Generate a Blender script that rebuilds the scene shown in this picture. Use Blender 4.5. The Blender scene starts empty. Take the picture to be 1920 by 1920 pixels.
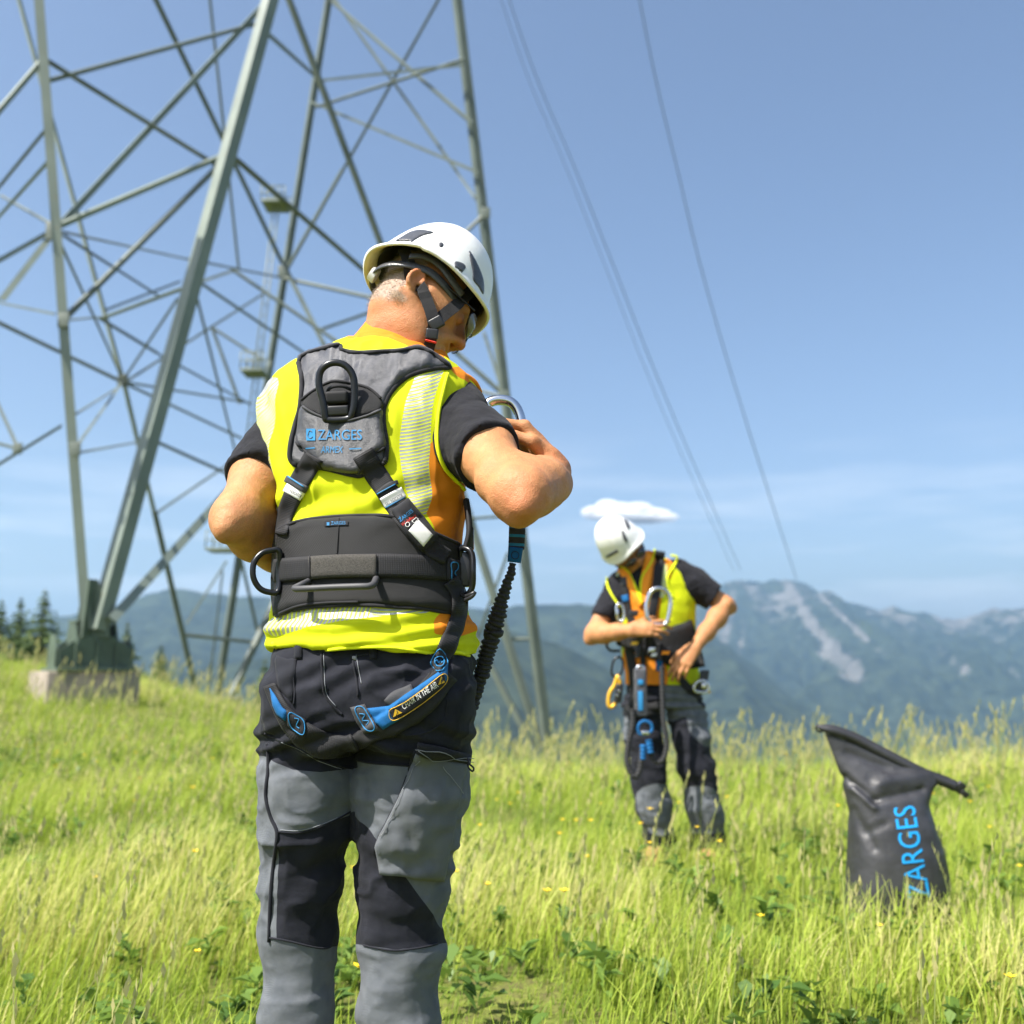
import bpy, bmesh, math, random
import numpy as np
from mathutils import Vector, Matrix, Euler
from mathutils.bvhtree import BVHTree
from mathutils.geometry import delaunay_2d_cdt
import os
SC = bpy.context.scene
COL = SC.collection
random.seed(7); RNG = np.random.default_rng(7)

# ------------------------------------------------------------------ camera
F = 1867.0            # focal length in pixels of the 1920 px photograph
CZ = 0.93             # lens height above the meadow where the near man stands
PITCH = math.radians(9.1)
CP, SP = math.cos(PITCH), math.sin(PITCH)
cam = bpy.data.cameras.new('camera'); cam_o = bpy.data.objects.new('camera', cam); COL.objects.link(cam_o)
cam.sensor_width = 36.0; cam.lens = 36.0*F/1920.0
cam_o.location = (0, 0, CZ); cam_o.rotation_euler = (math.pi/2+PITCH, 0, 0)
cam.clip_start = 0.05; cam.clip_end = 40000
cam.dof.use_dof = True; cam.dof.focus_distance = 1.72; cam.dof.aperture_fstop = 3.4
SC.camera = cam_o

# ------------------------------------------------------------------ sky, sun, exposure
SUN = Vector((-0.50, -0.36, 0.84)).normalized()      # towards the sun: left, a little behind the lens
w = bpy.data.worlds.new('World'); SC.world = w; w.use_nodes = True
nt = w.node_tree; bg = nt.nodes['Background']
sky = nt.nodes.new('ShaderNodeTexSky'); sky.sky_type = 'NISHITA'; sky.sun_disc = False
sky.sun_elevation = math.asin(SUN.z); sky.sun_rotation = math.atan2(SUN.x, SUN.y)
sky.altitude = 1200; sky.air_density = 1.0; sky.dust_density = 5.5; sky.ozone_density = 1.0
tc = nt.nodes.new('ShaderNodeTexCoord'); mp = nt.nodes.new('ShaderNodeMapping')
mp.inputs['Scale'].default_value = (1.6, 1.6, 13.0)
nz = nt.nodes.new('ShaderNodeTexNoise'); nz.inputs['Scale'].default_value = 2.2; nz.inputs['Detail'].default_value = 5
nz.inputs['Roughness'].default_value = 0.55
mr = nt.nodes.new('ShaderNodeMapRange'); mr.inputs[1].default_value = 0.47; mr.inputs[2].default_value = 0.80
mr.inputs[3].default_value = 0.0; mr.inputs[4].default_value = 0.75
sp = nt.nodes.new('ShaderNodeSeparateXYZ')
me_ = nt.nodes.new('ShaderNodeMapRange'); me_.inputs[1].default_value = 0.24; me_.inputs[2].default_value = 0.10
ml = nt.nodes.new('ShaderNodeMath'); ml.operation = 'MULTIPLY'
mx = nt.nodes.new('ShaderNodeMix'); mx.data_type = 'RGBA'
L = nt.links
L.new(tc.outputs['Generated'], mp.inputs[0]); L.new(mp.outputs[0], nz.inputs['Vector'])
L.new(nz.outputs['Fac'], mr.inputs[0]); L.new(tc.outputs['Generated'], sp.inputs[0]); L.new(sp.outputs['Z'], me_.inputs[0])
L.new(mr.outputs[0], ml.inputs[0]); L.new(me_.outputs[0], ml.inputs[1])
L.new(ml.outputs[0], mx.inputs['Factor']); L.new(sky.outputs[0], mx.inputs[6]); mx.inputs[7].default_value = (6.6, 6.9, 7.4, 1)
L.new(mx.outputs[2], bg.inputs['Color']); bg.inputs['Strength'].default_value = 0.092
sl = bpy.data.lights.new('sun', 'SUN'); sl.energy = 5.0; sl.angle = math.radians(0.55); sl.color = (1.0, 0.95, 0.87)
so = bpy.data.objects.new('sun', sl); COL.objects.link(so); so.rotation_euler = SUN.to_track_quat('Z', 'Y').to_euler()
so.location = (-6, -3, 12)
SC.view_settings.view_transform = 'Standard'; SC.view_settings.look = 'None'; SC.view_settings.gamma = 1.0
SC.view_settings.use_curve_mapping = False
SC.view_settings.exposure = 1.15
SC.cycles.use_denoising = True
SC.cycles.max_bounces = 6; SC.cycles.diffuse_bounces = 3; SC.cycles.glossy_bounces = 3
SC.cycles.transmission_bounces = 5; SC.cycles.transparent_max_bounces = 12; SC.cycles.volume_bounces = 4
SC.cycles.sample_clamp_indirect = 6.0; SC.cycles.sample_clamp_direct = 20.0
SC.cycles.caustics_reflective = False; SC.cycles.caustics_refractive = False

# ------------------------------------------------------------------ photo pixel <-> world
def ray(px, py):
    dx = (px-960.0)/F; dz = (960.0-py)/F
    return np.array((dx, CP-SP*dz, SP+CP*dz))
def P(px, py, Y):
    d = ray(px, py); t = Y/d[1]
    return np.array((d[0]*t, Y, CZ+d[2]*t))
def proj(V):
    V = np.asarray(V, dtype=float); x = V[..., 0]; y = V[..., 1]; z = V[..., 2]-CZ
    f = y*CP+z*SP; u = -y*SP+z*CP
    return np.stack((960+F*x/f, 960-F*u/f), -1)
CAMR = np.array(((1, 0, 0), (0, CP, SP), (0, -SP, CP))).T    # camera frame (right, forward, up) to world
def CW(v): return CAMR @ np.asarray(v, dtype=float)

# ------------------------------------------------------------------ noise, meshes, tags
def vnoise(Pt, freq, seed=0):
    Q = np.asarray(Pt, dtype=np.float64)*freq
    I = np.floor(Q).astype(np.int64); f = Q-I; f = f*f*(3-2*f)
    def h(ix, iy, iz):
        n = (ix*374761393+iy*668265263+iz*2147483647+seed*974634777) & 0xffffffff
        n = ((n ^ (n >> 13))*1274126177) & 0xffffffff
        return ((n ^ (n >> 16)) & 0xffff)/65535.0*2-1
    out = 0
    for a in (0, 1):
        for b in (0, 1):
            for c in (0, 1):
                wgt = (f[..., 0] if a else 1-f[..., 0])*(f[..., 1] if b else 1-f[..., 1])*(f[..., 2] if c else 1-f[..., 2])
                out = out+wgt*h(I[..., 0]+a, I[..., 1]+b, I[..., 2]+c)
    return out
def fbm(Pt, freq, oct=4, seed=0, gain=0.5):
    o = 0; a = 1.0
    for k in range(oct):
        o = o+a*vnoise(Pt, freq*2**k, seed+k*17); a *= gain
    return o
def mesh_np(name, V, faces, smooth=True):
    me = bpy.data.meshes.new(name)
    V = np.ascontiguousarray(V, dtype=np.float32); Fc = np.ascontiguousarray(faces, dtype=np.int32)
    n, k = Fc.shape
    me.vertices.add(len(V)); me.vertices.foreach_set('co', V.ravel())
    me.loops.add(n*k); me.loops.foreach_set('vertex_index', Fc.ravel())
    me.polygons.add(n); me.polygons.foreach_set('loop_start', np.arange(0, n*k, k, dtype=np.int32))
    me.polygons.foreach_set('loop_total', np.full(n, k, dtype=np.int32))
    me.update(calc_edges=True); me.validate(clean_customdata=False)
    if smooth: me.polygons.foreach_set('use_smooth', np.ones(len(me.polygons), dtype=bool))
    return me
def pymesh(name, V, faces, smooth=False):
    me = bpy.data.meshes.new(name)
    me.from_pydata([tuple(map(float, v)) for v in V], [], [tuple(int(i) for i in f) for f in faces])
    if smooth: me.polygons.foreach_set('use_smooth', np.ones(len(me.polygons), dtype=bool))
    me.update(); return me
def attr(me, name, arr):
    a = me.attributes.get(name) or me.attributes.new(name, 'FLOAT', 'POINT')
    a.data.foreach_set('value', np.ascontiguousarray(arr, dtype=np.float32).ravel())
def tag(o, label=None, cat=None, group=None, kind=None):
    if label: o['label'] = label
    if cat: o['category'] = cat
    if group: o['group'] = group
    if kind: o['kind'] = kind
    return o
def obj(name, me, mat=None, parent=None, label=None):
    o = bpy.data.objects.new(name, me); COL.objects.link(o)
    if mat is not None:
        for m in (mat if isinstance(mat, (list, tuple)) else [mat]): me.materials.append(m)
    if parent is not None:
        o.parent = parent
        o.matrix_parent_inverse = PINV.get(parent.name, Matrix.Identity(4))
    if label: o['label'] = label
    return o
PINV = {}
def thing(name, label, cat, loc=(0, 0, 0), group=None):
    o = bpy.data.objects.new(name, None); COL.objects.link(o); o.location = tuple(float(v) for v in loc)
    o.empty_display_size = 0.1
    PINV[o.name] = Matrix.Translation(-Vector(o.location))
    return tag(o, label, cat, group)

# ------------------------------------------------------------------ node material helper
MATS = {}
class NB:
    def __init__(s, name):
        s.m = bpy.data.materials.new(name); s.m.use_nodes = True; s.t = s.m.node_tree
        s.b = s.t.nodes['Principled BSDF']; s.out = s.t.nodes['Material Output']
    def n(s, typ, **kw):
        nd = s.t.nodes.new(typ)
        for k, v in kw.items(): setattr(nd, k, v)
        return nd
    def l(s, a, b): s.t.links.new(a, b)
    def val(s, x):
        return x
    def put(s, sock, x):
        if isinstance(x, bpy.types.NodeSocket): s.l(x, sock)
        else: sock.default_value = x
    def math(s, op, a, b=0.0, c=None):
        nd = s.n('ShaderNodeMath', operation=op); s.put(nd.inputs[0], a); s.put(nd.inputs[1], b)
        if c is not None: s.put(nd.inputs[2], c)
        return nd.outputs[0]
    def attr(s, name): return s.n('ShaderNodeAttribute', attribute_name=name).outputs['Fac']
    def step(s, a, e=0.0, soft=0.0):
        if soft <= 0: return s.math('GREATER_THAN', a, e)
        nd = s.n('ShaderNodeMapRange'); nd.interpolation_type = 'SMOOTHSTEP'
        s.put(nd.inputs[0], a); nd.inputs[1].default_value = e-soft; nd.inputs[2].default_value = e+soft
        return nd.outputs[0]
    def rng(s, a, f0, f1, t0=0.0, t1=1.0):
        nd = s.n('ShaderNodeMapRange'); s.put(nd.inputs[0], a)
        for i, v in enumerate((f0, f1, t0, t1)): nd.inputs[i+1].default_value = v
        return nd.outputs[0]
    def mix(s, f, a, b):
        nd = s.n('ShaderNodeMix', data_type='RGBA'); s.put(nd.inputs['Factor'], f)
        for so, x in ((nd.inputs[6], a), (nd.inputs[7], b)):
            if isinstance(x, bpy.types.NodeSocket): s.l(x, so)
            else: so.default_value = (x[0], x[1], x[2], 1)
        return nd.outputs[2]
    def obj_co(s, scale=(1, 1, 1)):
        t = s.n('ShaderNodeTexCoord'); m = s.n('ShaderNodeMapping'); m.inputs['Scale'].default_value = scale
        s.l(t.outputs['Object'], m.inputs[0]); return m.outputs[0]
    def uv(s, scale=(1, 1, 1)):
        t = s.n('ShaderNodeTexCoord'); m = s.n('ShaderNodeMapping'); m.inputs['Scale'].default_value = scale
        s.l(t.outputs['UV'], m.inputs[0]); return m.outputs[0]
    def noise(s, scale, detail=3, co=None, rough=0.5):
        nd = s.n('ShaderNodeTexNoise'); nd.inputs['Scale'].default_value = scale; nd.inputs['Detail'].default_value = detail
        nd.inputs['Roughness'].default_value = rough
        s.l(co if co is not None else s.obj_co(), nd.inputs['Vector']); return nd.outputs['Fac']
    def bump(s, h, dist=0.001, strength=1.0, normal=None):
        nd = s.n('ShaderNodeBump'); nd.inputs['Strength'].default_value = strength; nd.inputs['Distance'].default_value = dist
        s.l(h, nd.inputs['Height'])
        if normal is not None: s.l(normal, nd.inputs['Normal'])
        return nd.outputs[0]
    def fin(s, col=None, rough=None, metal=None, normal=None, spec=None, sheen=None):
        if col is not None:
            if isinstance(col, bpy.types.NodeSocket): s.l(col, s.b.inputs['Base Color'])
            else: s.b.inputs['Base Color'].default_value = (col[0], col[1], col[2], 1)
        if rough is not None: s.put(s.b.inputs['Roughness'], rough)
        if metal is not None: s.put(s.b.inputs['Metallic'], metal)
        if normal is not None: s.l(normal, s.b.inputs['Normal'])
        if spec is not None: s.put(s.b.inputs['Specular IOR Level'], spec)
        if sheen is not None: s.b.inputs['Sheen Weight'].default_value = sheen
        MATS[s.m.name] = s.m
        return s.m
def lum(c, k): return tuple(min(1, max(0, v*k)) for v in c)
def simple(name, col, rough=0.6, metal=0.0, var=0.12, vscale=30, bump=0.0, bscale=300, spec=0.5, sheen=None):
    b = NB(name)
    c = b.mix(b.rng(b.noise(vscale, 4), 0.3, 0.7), lum(col, 1-var), lum(col, 1+var))
    nrm = b.bump(b.noise(bscale, 3), bump) if bump else None
    return b.fin(c, rough, metal, nrm, spec, sheen)

# ------------------------------------------------------------------ distance-field bodies
class Field:
    def __init__(s, lo, hi, h):
        s.lo = np.asarray(lo, float); s.h = h
        s.n = np.ceil((np.asarray(hi, float)-s.lo)/h).astype(int)+1
        s.D = np.full(tuple(s.n), 1.0, dtype=np.float32)
    def block(s, lo, hi):
        i0 = np.clip(np.floor((np.asarray(lo)-s.lo)/s.h).astype(int), 0, s.n-1)
        i1 = np.clip(np.ceil((np.asarray(hi)-s.lo)/s.h).astype(int)+1, 1, s.n)
        if np.any(i1 <= i0): return None, None
        g = [s.lo[k]+s.h*np.arange(i0[k], i1[k]) for k in range(3)]
        sl = tuple(slice(i0[k], i1[k]) for k in range(3))
        X = np.stack(np.meshgrid(*g, indexing='ij'), -1)
        return sl, X
    def merge(s, sl, d, k, op='u'):
        A = s.D[sl]; d = d.astype(np.float32)
        if op == 'u':
            hh = np.maximum(k-np.abs(A-d), 0)/max(k, 1e-6); s.D[sl] = np.minimum(A, d)-hh*hh*k*0.25
        elif op == 's':
            d = -d; hh = np.maximum(k-np.abs(A-d), 0)/max(k, 1e-6); s.D[sl] = np.maximum(A, d)+hh*hh*k*0.25
    def cone(s, a, b, ra, rb, k=0.02, op='u', flat=None):
        a = np.asarray(a, float); b = np.asarray(b, float); m = max(ra, rb)*(1.0 if flat is None else max(1, flat[1]))+k+2*s.h
        sl, X = s.block(np.minimum(a, b)-m, np.maximum(a, b)+m)
        if sl is None: return
        ba = b-a; L2 = float(ba@ba)+1e-12; pa = X-a
        t = np.clip((pa@ba)/L2, 0, 1); q = pa-t[..., None]*ba
        if flat is not None:
            fd = np.asarray(flat[0], float); fd = fd/np.linalg.norm(fd)
            q = q+((q@fd)*(1.0/flat[1]-1))[..., None]*fd
        d = np.sqrt((q*q).sum(-1))-(ra+(rb-ra)*t)
        s.merge(sl, d, k, op)
    def chain(s, pts, rs, k=0.02, flat=None):
        for i in range(len(pts)-1): s.cone(pts[i], pts[i+1], rs[i], rs[i+1], k, 'u', flat)
    def ell(s, c, r, R=None, k=0.02, op='u'):
        c = np.asarray(c, float); r = np.asarray(r, float); m = r.max()+k+2*s.h
        sl, X = s.block(c-m, c+m)
        if sl is None: return
        q = X-c
        if R is not None: q = q @ np.asarray(R)          # columns of R: local axes in world
        k0 = np.sqrt(((q/r)**2).sum(-1)); k1 = np.sqrt(((q/(r*r))**2).sum(-1))+1e-9
        s.merge(sl, k0*(k0-1)/k1, k, op)
    def stack(s, rows, k=0.02, op='u', off=0.0, n=2.3):
        """rows: z, cx, cy, a, b, yaw from top or bottom; an ellipse for every height"""
        R = np.array(sorted(rows)); z0, z1 = R[0, 0], R[-1, 0]
        m = max(R[:, 3].max(), R[:, 4].max())+off+0.05
        sl, X = s.block((R[:, 1].min()-m, R[:, 2].min()-m, z0-0.03-off), (R[:, 1].max()+m, R[:, 2].max()+m, z1+0.03+off))
        if sl is None: return
        Z = X[0, 0, :, 2]
        from_ = lambda c: np.interp(Z, R[:, 0], R[:, c])
        def sm(v):
            kk = np.array([1, 2, 3, 2, 1.0]); kk /= kk.sum(); p = np.pad(v, 2, 'edge'); return np.convolve(p, kk, 'valid')
        cx, cy, a, b, yw = [sm(from_(c)) for c in (1, 2, 3, 4, 5)]
        a = a+off; b = b+off
        dx = X[..., 0]-cx; dy = X[..., 1]-cy; c, sn = np.cos(yw), np.sin(yw)
        u = (dx*c-dy*sn)/a; v = (dx*sn+dy*c)/b
        r = (np.abs(u)**n+np.abs(v)**n)**(1.0/n)
        d = (r-1)*np.minimum(a, b)
        dz = np.maximum(z0-off-Z, Z-z1-off)
        d = np.maximum(d, dz)
        s.merge(sl, d, k, op)
    def mesh(s):
        D = s.D; S = D < 0
        c = np.zeros(tuple(s.n-1), np.int8)
        for a in (0, 1):
            for b in (0, 1):
                for e in (0, 1):
                    c += S[a:s.n[0]-1+a, b:s.n[1]-1+b, e:s.n[2]-1+e]
        act = (c > 0) & (c < 8); idx = np.full(act.shape, -1, np.int32); I, J, K = np.nonzero(act); N = len(I)
        idx[I, J, K] = np.arange(N)
        acc = np.zeros((N, 3)); cnt = np.zeros(N)
        C = [(a, b, e) for a in (0, 1) for b in (0, 1) for e in (0, 1)]
        for p in C:
            for ax in range(3):
                if p[ax] == 0:
                    q = list(p); q[ax] = 1
                    va = D[I+p[0], J+p[1], K+p[2]]; vb = D[I+q[0], J+q[1], K+q[2]]
                    mk = (va < 0) != (vb < 0); t = np.where(mk, va/np.where(mk, va-vb, 1), 0)
                    pos = np.array(p, float)[None]+t[:, None]*(np.array(q)-np.array(p))[None]
                    acc[mk] += pos[mk]; cnt[mk] += 1
        V = s.lo+s.h*(np.stack((I, J, K), -1)+acc/np.maximum(cnt, 1)[:, None])
        Q = []
        n = s.n
        def quads(ax, order):
            o1, o2 = [i for i in range(3) if i != ax]
            A = [slice(None)]*3; B = [slice(None)]*3; A[ax] = slice(0, n[ax]-1); B[ax] = slice(1, n[ax])
            ch = S[tuple(A)] != S[tuple(B)]
            sub = [slice(None)]*3; sub[o1] = slice(1, n[o1]-1); sub[o2] = slice(1, n[o2]-1)
            G = np.nonzero(ch[tuple(sub)]); G = list(G); G[o1] = G[o1]+1; G[o2] = G[o2]+1
            ins = S[G[0], G[1], G[2]]
            def cell(d1, d2):
                H = list(G); H[o1] = H[o1]+d1; H[o2] = H[o2]+d2; return idx[H[0], H[1], H[2]]
            q = np.stack((cell(-1, -1), cell(0, -1), cell(0, 0), cell(-1, 0)), -1)
            flip = ins if order else ~ins
            q[~flip] = q[~flip][:, ::-1]
            Q.append(q)
        quads(0, True); quads(1, False); quads(2, True)
        Q = np.concatenate(Q); Q = Q[(Q >= 0).all(1)]
        return V, Q
def vnormals(V, Q):
    n = np.cross(V[Q[:, 2]]-V[Q[:, 0]], V[Q[:, 3]]-V[Q[:, 1]]); N = np.zeros_like(V)
    for k in range(4): np.add.at(N, Q[:, k], n)
    return N/(np.linalg.norm(N, axis=1, keepdims=True)+1e-12)
def smooth_mesh(V, Q, it=2, lam=0.5):
    E = np.concatenate([Q[:, [0, 1]], Q[:, [1, 2]], Q[:, [2, 3]], Q[:, [3, 0]]])
    for _ in range(it):
        A = np.zeros_like(V); c = np.zeros(len(V))
        np.add.at(A, E[:, 0], V[E[:, 1]]); np.add.at(c, E[:, 0], 1); np.add.at(A, E[:, 1], V[E[:, 0]]); np.add.at(c, E[:, 1], 1)
        V = V+lam*(A/np.maximum(c, 1)[:, None]-V)
    return V
def bvh_of(V, Q): return BVHTree.FromPolygons([tuple(v) for v in V.tolist()], [tuple(q) for q in Q.tolist()])
def bvh_join(*vq):
    V = []; Q = []; n = 0
    for v, q in vq: V.append(v); Q.append(q+n); n += len(v)
    return bvh_of(np.concatenate(V), np.concatenate(Q))

# ------------------------------------------------------------------ signed distance to a polygon in flat coordinates (inside positive)
def poly_sd(U, poly):
    U = np.asarray(U, float); poly = np.asarray(poly, float); d = np.full(len(U), 1e9); ins = np.zeros(len(U), bool)
    for i in range(len(poly)):
        a = poly[i]; b = poly[(i+1) % len(poly)]; ba = b-a; pa = U-a
        t = np.clip((pa@ba)/(ba@ba+1e-12), 0, 1); q = pa-t[:, None]*ba; d = np.minimum(d, (q*q).sum(1))
        c = (a[1] > U[:, 1]) != (b[1] > U[:, 1])
        with np.errstate(divide='ignore', invalid='ignore'):
            xi = (b[0]-a[0])*(U[:, 1]-a[1])/(b[1]-a[1]+1e-12)+a[0]
        ins ^= c & (U[:, 0] < xi)
    return np.sqrt(d)*np.where(ins, 1, -1)
def line_sd(U, pts):
    U = np.asarray(U, float); pts = np.asarray(pts, float); d = np.full(len(U), 1e18)
    for a, b in zip(pts[:-1], pts[1:]):
        ba = b-a; pa = U-a; t = np.clip((pa@ba)/(ba@ba+1e-12), 0, 1); q = pa-t[:, None]*ba; d = np.minimum(d, (q*q).sum(1))
    return np.sqrt(d)
def spline(pts, n=8, closed=False):
    pts = [np.asarray(p, float) for p in pts]; out = []
    m = len(pts)
    for i in range(m if closed else m-1):
        if closed: p0, p1, p2, p3 = pts[i-1], pts[i], pts[(i+1) % m], pts[(i+2) % m]
        else: p0, p1, p2, p3 = pts[max(i-1, 0)], pts[i], pts[i+1], pts[min(i+2, m-1)]
        for k in range(n):
            t = k/n
            out.append(0.5*((2*p1)+(-p0+p2)*t+(2*p0-5*p1+4*p2-p3)*t*t+(-p0+3*p1-3*p2+p3)*t**3))
    if not closed: out.append(pts[-1])
    return np.array(out)

# ------------------------------------------------------------------ things laid on a surface
def hit(px, py, bvh, near=1.7):
    d = ray(px, py); d = d/np.linalg.norm(d)
    loc, nrm, i, dist = bvh.ray_cast(Vector((0, 0, CZ)), Vector(d))
    if loc is None:
        loc, nrm, i, dist = bvh.find_nearest(Vector(P(px, py, near)))
        # keep the wanted direction, take the depth of the nearest point
        q = P(px, py, loc.y); return np.array(q), np.array(nrm)
    n = np.array(nrm)
    return np.array(loc), (-n if n@d > 0 else n)
def sheet(name, top, bot, faces, bnd, mat, parent, smooth=True, uv=None, label=None):
    n = len(top); V = np.concatenate((top, bot)); Fs = [tuple(f) for f in faces]+[tuple(i+n for i in reversed(f)) for f in faces]
    Fs += [(b, a, a+n, b+n) for a, b in bnd]
    me = pymesh(name, V, Fs, smooth)
    if uv is not None:
        U = np.concatenate((uv, uv)); l = me.uv_layers.new(name='UVMap')
        vi = np.empty(len(me.loops), np.int32); me.loops.foreach_get('vertex_index', vi)
        l.data.foreach_set('uv', U[vi].astype(np.float32).ravel())
    bm = bmesh.new(); bm.from_mesh(me); bmesh.ops.recalc_face_normals(bm, faces=bm.faces)
    bm.to_mesh(me); bm.free()
    return obj(name, me, mat, parent, label)
def patch(name, poly, bvh, mat, parent, off=0.002, thick=0.003, step=6.0, bevel=5.0, curve=True, near=1.7, label=None, wrinkle=0.0, seed=3, smoothn=3, wmask=None):
    """a piece of cloth or padding cut to an outline and laid on a surface"""
    pl = spline(poly, 4, True) if curve else np.array(poly, float)
    # resample
    seg = []
    for i in range(len(pl)):
        a = pl[i]; b = pl[(i+1) % len(pl)]; m = max(1, int(np.linalg.norm(b-a)/step))
        for k in range(m): seg.append(a+(b-a)*k/m)
    seg = np.array(seg); lo = seg.min(0); hi = seg.max(0)
    gx, gy = np.meshgrid(np.arange(lo[0], hi[0], step), np.arange(lo[1], hi[1], step)); G = np.stack((gx.ravel(), gy.ravel()), -1)
    G = G[poly_sd(G, seg) > step*0.55]
    Pn = [Vector(p) for p in seg]+[Vector(p) for p in G]; nb = len(seg)
    v2, e2, f2, *_ = delaunay_2d_cdt(Pn, [(i, (i+1) % nb) for i in range(nb)], [], 1, 1e-5)
    U = np.array([tuple(v) for v in v2]); sd = np.maximum(poly_sd(U, seg), 0)
    H = [hit(u[0], u[1], bvh, near) for u in U]; Lc = np.array([h[0] for h in H]); Nn = np.array([h[1] for h in H])
    # even out the normals over the sheet
    nbr = [[] for _ in U]
    for f in f2:
        for a in f:
            for b in f:
                if a != b: nbr[a].append(b)
    for _ in range(smoothn):
        Nn = np.array([Nn[i]+Nn[nbr[i]].sum(0) if nbr[i] else Nn[i] for i in range(len(U))]); Nn /= np.linalg.norm(Nn, axis=1, keepdims=True)+1e-9
    hgt = thick*np.minimum(1, 0.35+0.65*np.sqrt(np.minimum(1, sd/max(bevel, 1e-3))))
    if wrinkle:
        hgt = hgt+wrinkle*(1.0 if wmask is None else wmask(U))*np.minimum(1, sd/12)*fbm(np.stack((U[:, 0]*1.6, U[:, 1]*0.6, U[:, 0]*0), -1), 0.035, 3, seed)
    top = Lc+Nn*(off+hgt)[:, None]; bot = Lc+Nn*(off-0.0005)
    cnt = {}
    for f in f2:
        for a, b in zip(f, f[1:]+f[:1]): cnt[(a, b)] = 1
    bnd = [(a, b) for (a, b) in cnt if (b, a) not in cnt]
    return sheet(name, top, bot, f2, bnd, mat, parent, True, (U-lo)/1000.0, label)
def ribbon(name, pts, width, bvh, mat, parent, off=0.003, thick=0.0022, nx=6, step=5.0, near=1.7, sp=True, label=None, lift=None, smoothn=2):
    """webbing: a band of even thickness that follows a line over a surface; width in photo pixels or a list"""
    c = spline(pts, 6) if sp else np.array(pts, float)
    s = np.concatenate(([0], np.cumsum(np.linalg.norm(np.diff(c, axis=0), axis=1)))); m = max(2, int(s[-1]/step)+1)
    t = np.linspace(0, s[-1], m); c = np.stack((np.interp(t, s, c[:, 0]), np.interp(t, s, c[:, 1])), -1)
    tg = np.gradient(c, axis=0); tg /= np.linalg.norm(tg, axis=1, keepdims=True)+1e-9; nr = np.stack((-tg[:, 1], tg[:, 0]), -1)
    wd = np.interp(np.linspace(0, 1, m), np.linspace(0, 1, len(width)), width) if isinstance(width, (list, tuple)) else np.full(m, width)
    Lc = np.zeros((m, nx+1, 3)); Nn = np.zeros((m, nx+1, 3))
    for i in range(m):
        for j in range(nx+1):
            q = c[i]+nr[i]*wd[i]*(j/nx-0.5); a, b = hit(q[0], q[1], bvh, near); Lc[i, j] = a; Nn[i, j] = b
    for _ in range(smoothn):      # webbing is stiff: relax it
        K = np.pad(Nn, ((1, 1), (1, 1), (0, 0)), 'edge'); Nn = Nn+K[:-2, 1:-1]+K[2:, 1:-1]+K[1:-1, :-2]+K[1:-1, 2:]
        Nn /= np.linalg.norm(Nn, axis=2, keepdims=True)+1e-9
        K = np.pad(Lc, ((1, 1), (0, 0), (0, 0)), 'edge'); K[0] = 2*Lc[0]-Lc[1]; K[-1] = 2*Lc[-1]-Lc[-2]
        Lc = 0.5*Lc+0.25*(K[:-2]+K[2:])
    o = np.full(m, off) if lift is None else off+np.interp(np.linspace(0, 1, m), np.linspace(0, 1, len(lift)), lift)
    prof = np.array([0.6]+[1.0]*(nx-1)+[0.6])
    top = (Lc+Nn*(o[:, None, None]+thick*prof[None, :, None])).reshape(-1, 3); bot = (Lc+Nn*o[:, None, None]).reshape(-1, 3)
    ix = lambda i, j: i*(nx+1)+j
    fs = [(ix(i, j), ix(i+1, j), ix(i+1, j+1), ix(i, j+1)) for i in range(m-1) for j in range(nx)]
    loop = [ix(i, 0) for i in range(m)]+[ix(m-1, j) for j in range(1, nx+1)]+[ix(i, nx) for i in range(m-2, -1, -1)]+[ix(0, j) for j in range(nx-1, 0, -1)]
    bnd = [(loop[k], loop[(k+1) % len(loop)]) for k in range(len(loop))]
    U = np.stack(np.meshgrid(t/1000.0, np.arange(nx+1)/nx, indexing='ij'), -1).reshape(-1, 2)
    return sheet(name, top, bot, fs, bnd, mat, parent, True, U, label)
def tube(name, pts, r, mat, parent, n=10, closed=False, sp=6, label=None, flat=None, ret=False):
    """a bent bar: pts in space, r radius or list; flat=(vector, factor) widens it along a direction"""
    c = spline(pts, sp, closed) if sp else np.array(pts, float); m = len(c)
    if isinstance(r, (list, tuple)): rr = np.interp(np.linspace(0, 1, m), np.linspace(0, 1, len(r)), r)
    else: rr = np.full(m, r)
    tg = np.roll(c, -1, 0)-np.roll(c, 1, 0) if closed else np.gradient(c, axis=0)
    tg /= np.linalg.norm(tg, axis=1, keepdims=True)+1e-12
    up = np.array((0.13, 0.21, 0.97)); up = up-tg[0]*(up@tg[0]); up /= np.linalg.norm(up); V = []
    for i in range(m):
        up = up-tg[i]*(up@tg[i]); up /= np.linalg.norm(up)+1e-12; sd = np.cross(tg[i], up)
        for k in range(n):
            a = 2*math.pi*k/n; q = rr[i]*(math.cos(a)*up+math.sin(a)*sd)
            if flat is not None:
                fd = np.asarray(flat[0], float); fd = fd/np.linalg.norm(fd); q = q+fd*(q@fd)*(flat[1]-1)
            V.append(c[i]+q)
    fs = [(i*n+k, i*n+(k+1) % n, ((i+1) % m)*n+(k+1) % n, ((i+1) % m)*n+k) for i in range(m if closed else m-1) for k in range(n)]
    if not closed: fs += [tuple(reversed(range(n))), tuple(range((m-1)*n, m*n))]
    if ret: return V, fs
    return obj(name, pymesh(name, V, fs, True), mat, parent, label)
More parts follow.
